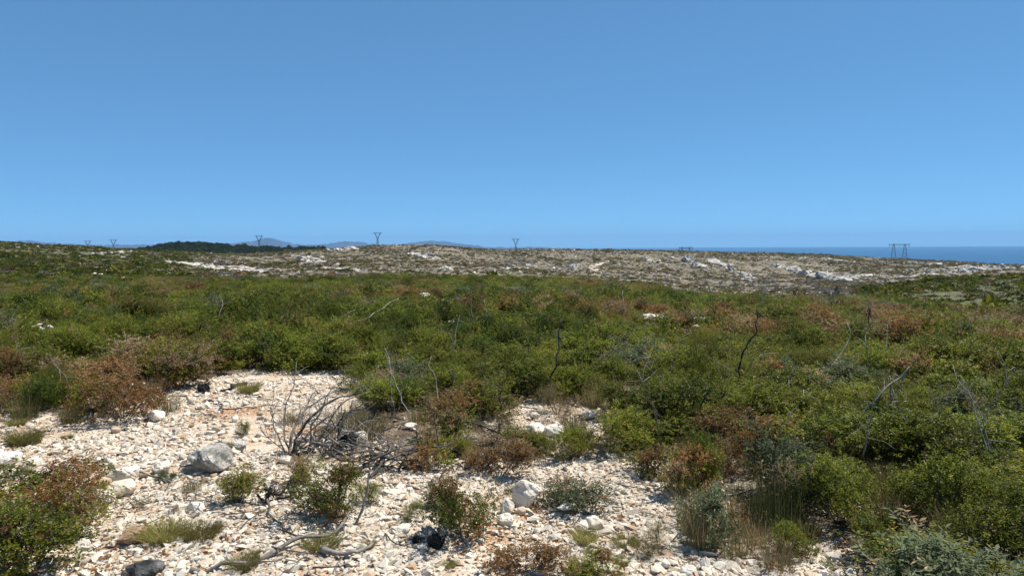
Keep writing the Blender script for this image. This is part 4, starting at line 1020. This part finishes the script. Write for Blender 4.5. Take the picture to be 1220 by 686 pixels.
snag('black upright stem below the slender bending snag', [(901, 452), (901, 440), (902, 430)], M_char, .016)
snag('horizontal bleached twig by the black upright stem', [(903, 428), (912, 424), (928, 420)], M_pale, .012, tw=3)
snag('bleached twig lying out of the thicket left of the slender snag', [(862, 433), (850, 428), (838, 422)], M_pale, .012, tw=2)
snag('cluster of curling pale grey twigs in the thicket', [(766, 455), (765, 440), (772, 430), (776, 420)], M_pale, .012, [[(766, 452), (760, 442), (752, 438)], [(768, 454), (778, 446), (783, 440)], [(766, 446), (776, 440), (780, 426)], [(764, 450), (757, 450)], [(770, 455), (774, 448)]], tw=10, L=.3, name='dead_shrub', cat='dead shrub')
snag('dark bare bush beside the curling pale twigs', [(797, 446), (801, 436), (800, 424)], M_dark, .013, [[(799, 440), (804, 430)], [(798, 444), (793, 432)]], tw=8, L=.25, name='dead_shrub', cat='dead shrub')
snag('long bleached branch with two forks leaning out of the thicket', [(1012, 500), (1030, 490), (1046, 478), (1058, 458), (1072, 448), (1083, 437)], M_pale, .022, [[(1049, 476), (1060, 479), (1070, 477)], [(1060, 457), (1068, 460)]], h0=.32, lean=.06, tw=5, L=.15); landmark('the long bleached forked branch', *G(1012, 500, .4)[:2])
snag('smaller bleached fork standing left of the long bleached branch', [(943, 492), (948, 480), (957, 468), (957, 464)], M_pale, .012, [[(957, 469), (968, 473), (978, 480)]], h0=.35)
snag('thin white stake in the thicket left of the bleached fork', [(940, 456), (940, 452)], M_pale, .010)
snag('pale crooked stem beside the burnt forked snags', [(1004, 416), (1008, 410), (1008, 396), (1009, 384)], M_pale, .022)
snag('pale thin stem right of the burnt forked snags', [(1056, 408), (1057, 398), (1057, 386)], M_pale, .014)
snag('burnt forked snag with dark tufts at the far right of the scrub', [(1033, 400), (1034, 388), (1036, 374), (1035, 366)], M_char, .035, [[(1034, 394), (1028, 390)], [(1034, 392), (1040, 392)], [(1035, 380), (1039, 372)]], tw=12, L=.35)
snag('lower burnt snag next to the forked one', [(1026, 402), (1021, 392), (1021, 382)], M_char, .022, [[(1022, 394), (1017, 388)]], tw=5)
snag('fallen grey tree with rising limbs at the right edge of the scrub', [(1182, 389), (1200, 390), (1224, 390)], M_pale, .035, [[(1189, 388), (1193, 378), (1200, 372), (1210, 369)], [(1195, 388), (1206, 380), (1214, 377)], [(1200, 372), (1192, 368)]], h0=.3, tw=6, L=.5)
snag('bleached stick leaning far in the scrub, longest there', [(419, 387), (430, 380), (445, 372), (462, 362), (475, 356)], M_pale, .024, h0=.35, lean=.08); landmark('the leaning bleached stick', *G(419, 387, .35)[:2])
snag('curved bleached twig left of the longest leaning stick', [(401, 393), (404, 382), (412, 374), (423, 369)], M_pale, .018, [[(404, 384), (402, 378)]], h0=.3)
snag('pale crooked twig rising at the edge of the white rubble', [(376, 464), (366, 454), (356, 448), (354, 438), (353, 431)], M_pale, .014, h0=.05)
snag('thin pale twig standing below the dark rounded shrub', [(514, 436), (513, 430), (514, 424)], M_pale, .010)
snag('thin pale arching twig in the scrub above the burnt heap', [(466, 462), (465, 440), (461, 426), (459, 420)], M_pale, .010, h0=.3)
snag('bare tip of the narrow dark shrub', [(563, 372), (562, 362), (561, 352)], M_dark, .02, [[(562, 360), (566, 350)]], h0=.5)
snag('thin pale upright stick at the far edge of the scrub before the track', [(743, 366), (742, 356), (742, 346)], M_pale, .022, h0=.3)
snag('pale fallen twig at the far edge near the upright stick', [(754, 338), (762, 342), (767, 343)], M_pale, .03, h0=.3)
snag('grey leafless bush standing up at the far edge before the slanting ledges', [(905, 366), (908, 354), (911, 342), (912, 334)], M_pale, .03, [[(908, 356), (902, 348)], [(909, 350), (916, 344)], [(907, 360), (914, 356)]], tw=26, L=.7, name='dead_shrub', cat='dead shrub', h0=.2)
snag('small dark bare bush in rusty scrub far ahead', [(310, 404), (312, 392), (309, 384)], M_dark, .018, tw=10, L=.3, name='dead_shrub', cat='dead shrub')
snag('pale forked twig in the left of the scrub', [(330, 385), (338, 376), (346, 372)], M_pale, .016, [[(334, 381), (331, 374)]])
snag('grey bare twigs far left in the scrub', [(262, 372), (264, 362), (262, 352)], M_grey, .02, tw=10, L=.4, name='dead_shrub', cat='dead shrub')
snag('dark burnt limb lying on the slope beyond the scrub at the right', [(1095, 353), (1120, 352), (1134, 358)], M_char, .14, tw=12, L=1.6, h0=.6, name='fallen_tree', cat='fallen tree')
snag('grey bare tree fallen on the slope beyond the scrub at the right', [(1160, 358), (1172, 350), (1176, 340)], M_grey, .10, [[(1170, 352), (1182, 348)], [(1172, 350), (1166, 342)]], tw=26, L=1.6, h0=.4, name='fallen_tree', cat='fallen tree')

# ------------------------------------------------------------------ labels for the many: look, then what they stand by
def where(x, y):
    best = min(LAND, key=lambda l: (l[1] - x) ** 2 + (l[2] - y) ** 2)
    d = unit(np.array([x, y])); dx, dy = x - best[1], y - best[2]
    fw = dx * d[0] + dy * d[1]; sd = dx * d[1] - dy * d[0]
    far = math.hypot(dx, dy); hw = '' if len(best[0].split()) > 6 else ('just ' if far < .9 else ('well ' if far > 2.2 else ''))
    if abs(fw) >= abs(sd): return hw + ('behind ' if fw > 0 else 'before ') + best[0], far
    return hw + ('seaward of ' if sd > 0 else 'inland of ') + best[0], far
LATER = []
def later(o, look, x, y):
    ph, far = where(x, y); LATER.append((o, look + ' ' + ph, far))
def name_later():
    by = {}
    for o, l, f in LATER: by.setdefault(l, []).append((f, o))
    nth = ['nearest', 'second-nearest', 'third-nearest', 'fourth-nearest', 'fifth-nearest', 'sixth-nearest', 'seventh-nearest', 'eighth-nearest', 'ninth-nearest', 'tenth-nearest', 'eleventh-nearest', 'twelfth-nearest', 'thirteenth-nearest', 'fourteenth-nearest', 'fifteenth-nearest', 'sixteenth-nearest', 'seventeenth-nearest', 'eighteenth-nearest']
    for l, fo in by.items():
        fo.sort(key=lambda q: q[0])
        for k, (f, o) in enumerate(fo): o['label'] = l if len(fo) == 1 else f'{nth[min(k, 17)]} {l}'
for ph, u_, v_ in (('the scrub edge below the pale hill', 480, 340), ('the scrub edge below the track', 700, 352), ('the scrub below the white slab', 260, 345), ('the scrub at the far left', 60, 350),
                   ('the open scrub under the pylon hill', 430, 370), ('the thicket near the right edge', 1150, 520), ('the far scrub by the slanting ledges', 960, 372), ('the dense thicket ahead', 760, 500)):
    landmark(ph, *G(u_, v_, .4, 200)[:2])

# ------------------------------------------------------------------ the thicket
for u_, v_, w_ in ((440, 548, .8), (490, 552, .9), (405, 535, .8), (530, 552, .6), (365, 530, .7)): _g = G(u_, v_); SHRUBS.append((_g[0], _g[1], w_))
rows, r = [], 3.6
while r < 82:
    s = 0.37 + 0.0058 * r
    na_ = int(1.34 * r / s); a = np.linspace(-0.67, 0.67, na_) + rng.normal(0, .28 * s / r, na_); rr = r + rng.normal(0, .28 * s, na_)
    rows.append(np.stack([rr * np.sin(a), rr * np.cos(a), np.full(na_, s)], -1)); r += s
Q = np.concatenate(rows)
x, y, sp_ = Q.T; r = np.hypot(x, y); u = CU + FPX * x / y
lim = np.interp(u, US, A_r) + rng.normal(0, 3, len(x)) + np.where(u < 330, 24, 0)
ok = (r < lim) & ~in_clear(x, y)
for dx, dy in ((.3, 0), (-.3, 0), (0, .22), (0, -.34), (.2, -.3), (-.2, -.3)): ok &= ~in_clear(x + dx, y + dy)
for (a, b, wd) in SHRUBS: ok &= (x - a) ** 2 + (y - b) ** 2 > (0.42 * wd + .1) ** 2
for (a, b, wd) in TUFTPOS: ok &= (x - a) ** 2 + (y - b) ** 2 > (0.45 * wd + .05) ** 2
for (a, b, wd) in FARCLEAR: ok &= ~((np.abs(x - a) < wd * .85 + .25) & (y - b < .7) & (y - b > -1.7))
x, y, sp_, r, u = x[ok], y[ok], sp_[ok], r[ok], u[ok]; n = len(x)
q1 = fbm(x / 4.5 + 3, y / 6 + 8, 4); q2 = fbm(x / 3 - 7, y / 4, 3); q3 = fbm(x / 9 + 20, y / 9, 3); p = rng.random(n)
midr = sstep(9, 20, r) - .9 * (1 - sstep(6, 9.5, r)) * (1 - 0.5 * sstep(820, 960, u)); left = (1 - sstep(200, 420, u)) * (1 - .6 * sstep(16, 30, r))
kind = np.full(n, 'oak', object)
kind[(q2 > .05) & (p < .55)] = 'dark'
kind[(q2 < -.15) & (p < .35)] = 'fine'
kind[(q1 > .10 - .10 * midr ) & (p < .75)] = 'mix'
kind[(q1 > .27 - .14 * midr ) & (p < .8)] = 'rust'
_gz = (r < 11) & (u > 620) & (rng.random(n) < .86) & ((kind == 'mix') | (kind == 'rust')); kind[_gz] = 'oak'
kind[(p > .94)] = 'heath'; kind[(p > .90) & (p <= .94)] = 'sage'
kind[(r > 26) & (q3 > .02) & (p < .5) & (kind != 'rust')] = 'fine'
kind[(r > 30) & (q3 < -.05) & (p > .55) & (p < .8)] = 'heath'
wd = sp_ * rng.uniform(1.4, 2.6, n) * (1 + .15 * q3)
ht = (0.44 + 0.21 * q2 + 0.125 * rng.normal(size=n)) * np.interp(r, [3, 6, 8, 12, 40], [.70, .82, .95, 1.02, 1.0])
ht = np.clip(ht, .26, .95) * np.where(kind == 'rust', .85, 1) * np.where(kind == 'heath', .8, 1)
# lower at the front of the clearing so that the thicket slopes up behind it
front = np.zeros(n)
uu, vv = project(x, y, T(x, y) + .3)
inview = (uu > -20) & (uu < 1240) & (vv < 710)
order = np.argsort(-(wd * np.sqrt(ht)) / r * inview)
single = np.zeros(n, bool); single[order[:330]] = True
SIZE = lambda h: 'low' if h < .42 else ('middling' if h < .58 else 'tall')
ADJ = {'oak': 'glossy green', 'dark': 'dark green', 'mix': 'half-rusty', 'rust': 'red-brown', 'sage': 'grey-green', 'fine': 'feathery green', 'heath': 'wispy tawny'}
for i in np.nonzero(single)[0]:
    wword = 'broad ' if wd[i] > sp_[i] * 1.9 else ('narrow ' if wd[i] < sp_[i] * 1.6 else '')
    o = put_shrub(kind[i], x[i], y[i], wd[i], ht[i], None, 'shrubs of the near thicket', float(T(x[i], y[i])))
    later(o, f'{SIZE(ht[i])} {wword}{ADJ[kind[i]]} shrub', x[i], y[i])
LOD, names = [], []
lod_spec = {'oak': ([GREEN, DARK, LIME, OLIVE, RUST], (6, 3, 1, .9, .25), .046, .027), 'dark': ([DARK, GREEN], (5, 3), .044, .025), 'mix': ([GREEN, RUST, OLIVE, TAN], (6, 3, 3, 1), .045, .027),
            'rust': ([RUST, TAN, GREEN, OLIVE], (6, 2, 1.5, 1), .046, .027), 'sage': ([SAGE, TAN], (6, 3), .06, .022), 'fine': ([LIME, GREEN, OLIVE], (5, 2, 2), .065, .013), 'heath': ([OLIVE, TAN, LIME], (4, 4, 2), .06, .012)}
for kd, (pl, wt, L_, W_) in lod_spec.items():
    for j in range(3):
        lf, st_ = bush(400 + 10 * len(LOD) + j, .5, .8, 290 if kd not in ('fine', 'heath') else 360, 7, L_, W_, pl, wt, 8, spread=.10, up=.6)
        LOD.append(lf); names.append(kd)
rest = ~single; xi, yi = x[rest], y[rest]
idx = np.array([3 * list(lod_spec).index(k) for k in kind[rest]]) + rng.integers(0, 3, rest.sum())
scatter('scrub_thicket', LOD, np.stack([xi, yi, T(xi, yi) - .02], -1), rots(rest.sum(), .05), np.stack([wd[rest], wd[rest], ht[rest] / .8], -1), idx, [M_leaf],
        'dense low evergreen scrub mixed with rusty and tawny shrubs covering the plateau beyond the near thicket')
# grasses between the shrubs and in the rubble
cand = [(rng.uniform(-30, 1240), rng.uniform(455, 690)) for _ in range(260)]
k = 0
for uu_, vv_ in cand:
    gx, gy, gz = G(uu_, vv_, 0, 60)
    c_ = bool(in_clear(np.array([gx]), np.array([gy]))[0])
    if k > 110 or (c_ and rng.random() < .80) or any((gx - a) ** 2 + (gy - b) ** 2 < (.35 * w_) ** 2 for a, b, w_ in SHRUBS[:50]): continue
    kd = random.choice(['grass', 'dry', 'grass'] if not c_ else ['low', 'grass', 'low']); wd_ = rng.uniform(.14, .3) * (.6 if c_ else 1.2); ht_ = wd_ * rng.uniform(.35, .6) * (1 if c_ else 1.9)
    nm = {'grass': 'yellow-green grass tuft', 'dry': 'tawny dry grass tuft', 'low': 'flat olive grass patch'}[kd]
    later(put_tuft(kd, gx, gy, wd_, ht_, None, 'grass tufts among rubble and shrubs'), f"{'small' if wd_ < .2 else 'wide'} {nm}", gx, gy); k += 1
# thin dead twigs standing in the thicket
for i in range(46):
    uu_, vv_ = rng.uniform(0, 1220), rng.uniform(365, 520)
    gx, gy, gz = G(uu_, vv_, .4, 100)
    if in_clear(np.array([gx]), np.array([gy]))[0]: continue
    L_ = rng.uniform(.25, .6); a = rng.uniform(0, 6.28); le = rng.uniform(.1, .8); z0 = gz + .2
    A = [(gx, gy, z0), (gx + .4 * le * L_ * math.cos(a), gy + .4 * le * L_ * math.sin(a), z0 + .55 * L_), (gx + le * L_ * math.cos(a), gy + le * L_ * math.sin(a), z0 + L_)]
    pale = rng.random() < .6; r_ = .011
    o = wood('dead_twig', f'dead twig {i}', 'dead twig', [(A, r_, r_ * .3)] + twigs(A, 5, L_ * .55, r_ * .45, gw), M_pale if pale else M_dark, 'dead twigs standing in the scrub')
    later(o, f"{'bleached' if pale else 'dark'} {'leaning' if le > .45 else 'upright'} dead twig", gx, gy)

# ------------------------------------------------------------------ loose stones and gravel of the clearing
M_ochre = stone_material('limestone_ochre', 'ochre'); M_greys = stone_material('limestone_grey', 'grey')
SHP = {'flat': (1.15, .9, .55), 'chunky': (1, .9, .75), 'long': (1.5, .75, .6)}
def stone_mesh(seed, sh, mat):
    V, F = hull(seed, 20, *SHP[sh]); bm = bmesh.new(); vs = [bm.verts.new(v) for v in V]
    for f in F: bm.faces.new([vs[i] for i in f])
    bmesh.ops.bevel(bm, geom=list(bm.edges), offset=.05, segments=1, affect='EDGES'); bmesh.ops.triangulate(bm, faces=bm.faces[:])
    bm.verts.index_update(); V = np.array([v.co[:] for v in bm.verts]); F = np.array([[v.index for v in f.verts] for f in bm.faces]); bm.free()
    return new_mesh('stone', V, F, [mat])
COB = {(c, s_): [stone_mesh(800 + 31 * i + 7 * j + k, s_, m) for k in range(3)] for i, (c, m) in enumerate((('white', M_pstone), ('ochre', M_ochre), ('grey', M_greys))) for j, s_ in enumerate(SHP)}
made, tries, placed = 0, 0, []
while made < 290 and tries < 6000:
    tries += 1
    uu_ = rng.uniform(-10, 1060); vv_ = rng.uniform(447, 690)
    gx, gy, gz = G(uu_, vv_, 0, 40)
    if not in_clear(np.array([gx]), np.array([gy]))[0]: continue
    px = math.exp(rng.normal(2.15, .34)) * (0.85 if vv_ > 640 else 1.0) * (1.2 if uu_ < 260 else 1); s_ = min(px, 22) * math.hypot(gx, gy) / FPX
    if any((gx - a) ** 2 + (gy - b) ** 2 < (.45 * (s_ + w_)) ** 2 for a, b, w_ in placed + STONES): continue
    c = 'white' if rng.random() < .70 else ('ochre' if rng.random() < .55 else 'grey'); sh = random.choice(list(SHP))
    o = link('loose_stone', random.choice(COB[(c, sh)]), None, (gx, gy, gz + .002), (rng.normal(0, .18), rng.normal(0, .18), rng.uniform(-3, 3)), (s_ * .8, s_ * .8, s_ * rng.uniform(.65, 1.0)))
    sz = 'small' if s_ < .05 else ('fist-sized' if s_ < .09 else 'large')
    tag(o, None, 'stone', 'loose stones of the rubble clearing'); later(o, f'{sz} {sh} {c} loose stone', gx, gy); placed.append((gx, gy, s_)); made += 1
n = 160000
uu_ = rng.uniform(-60, 1120, n); aa = np.arctan((uu_ - CU) / FPX); rr = 2.8 * (10.8 / 2.8) ** rng.random(n)
x, y = rr * np.sin(aa), rr * np.cos(aa); e_ = fbm(x / .5, y / .5, 3) * .3
inside = in_clear(x + e_, y + e_ * .7) | in_clear(x + .35, y - .3) | in_clear(x - .35, y - .3)
keep = (inside & (rng.random(n) < .14 + 1.3 * sstep(-.30, .30, fbm(x / 1.0 + 2, y / 1.0, 3)))) | (rng.random(n) < .06)
x, y, rr = x[keep], y[keep], rr[keep]; n = len(x)
s = np.exp(rng.normal(math.log(.0145), .64, n)) * (1 + .45 * np.clip(fbm(x / .8, y / .8, 3), -1, 1)) * np.interp(rr, [3, 9], [.85, 1.35]); s = np.clip(s, .006, .085)
GV = [(*hull(60 + i, 12, *list(SHP.values())[i % 3]), (.5, .5, .5)) for i in range(12)]
mi_ = rng.choice([0, 1, 2], 12, p=[.5, .3, .2])
scatter('rubble', GV, np.stack([x, y, T(x, y) - s * .03], -1), rots(n, .3), np.stack([s * 1.3, s * 1.3, s * .95], -1), rng.integers(0, 12, n), [M_stone, M_pstone, M_ochre],
        'pale broken limestone rubble covering the clearing', vmat=[0, 1, 0, 0, 1, 0, 0, 2, 1, 0, 0, 0])
# burnt twigs and dead leaves strewn over rubble and litter
TW = []
for i in range(5):
    g = np.random.default_rng(60 + i); P = np.cumsum(g.normal(size=(5, 3)) * [.1, .14, .05] + [.25, 0, 0], axis=0) - [.6, 0, 0]
    v, f = tube(curve_pts(P, 6), .022, .008, 4); TW.append((v, f, (.1, .09, .08)))
n = 1500; uu_ = rng.uniform(-40, 1240, n); aa = np.arctan((uu_ - CU) / FPX); rr = 3.0 * (11 / 3.0) ** rng.random(n); x, y = rr * np.sin(aa), rr * np.cos(aa)
k_ = (fbm(x / .9 + 4, y / .9, 3) > .05) | ~in_clear(x, y); x, y = x[k_], y[k_]; n = len(x); s = rng.uniform(.06, .26, n)
scatter('twig_litter', TW, np.stack([x, y, T(x, y) + .015], -1), rots(n, .15), np.stack([s, s, s], -1), rng.integers(0, 5, n), [M_dark, M_grey], 'small burnt twigs strewn over the rubble and between the shrubs', vmat=[0, 1, 0, 0, 1])
g = np.random.default_rng(5); LV = []
for i in range(3):
    v, f = leaves_geo(g, np.zeros((1, 3)), unit(np.array([[1., 0, .1]])), np.array([1.]), np.array([.6]), .2); LV.append((v, f, np.array(RUST[i % 4]) * 1.3))
n = 9000; uu_ = rng.uniform(-40, 1240, n); aa = np.arctan((uu_ - CU) / FPX); rr = 3.0 * (10 / 3.0) ** rng.random(n); x, y = rr * np.sin(aa), rr * np.cos(aa)
k_ = (fbm(x / .7 + 14, y / .7, 3) > .12) | ~in_clear(x, y); x, y = x[k_], y[k_]; n = len(x); s = rng.uniform(.018, .035, n)
scatter('fallen_leaves', LV, np.stack([x, y, T(x, y) + .02], -1), rots(n, .6), np.stack([s, s, s], -1), rng.integers(0, 3, n), [M_soft], 'dry brown leaves fallen between stones and shrubs')

name_later()

# ------------------------------------------------------------------ the air
M_haze = bpy.data.materials.new('haze'); M_haze.use_nodes = True; t = M_haze.node_tree; t.nodes.clear()
pv = N(t, 'VolumePrincipled'); out = N(t, 'OutputMaterial'); pv.inputs['Color'].default_value = (0.32, 0.61, 1.0, 1); pv.inputs['Density'].default_value = 3.0e-5
t.links.new(pv.outputs[0], out.inputs['Volume'])
bm = bmesh.new(); bmesh.ops.create_cube(bm, size=1.0); hm = bpy.data.meshes.new('haze'); bm.to_mesh(hm); bm.free(); hm.materials.append(M_haze)
hz = link('haze', hm, None, (0, 0, 80), None, (2 * SEA_R + 400, 2 * SEA_R + 400, 680)); tag(hz, 'thin blue sea haze filling the distance', kind='stuff')
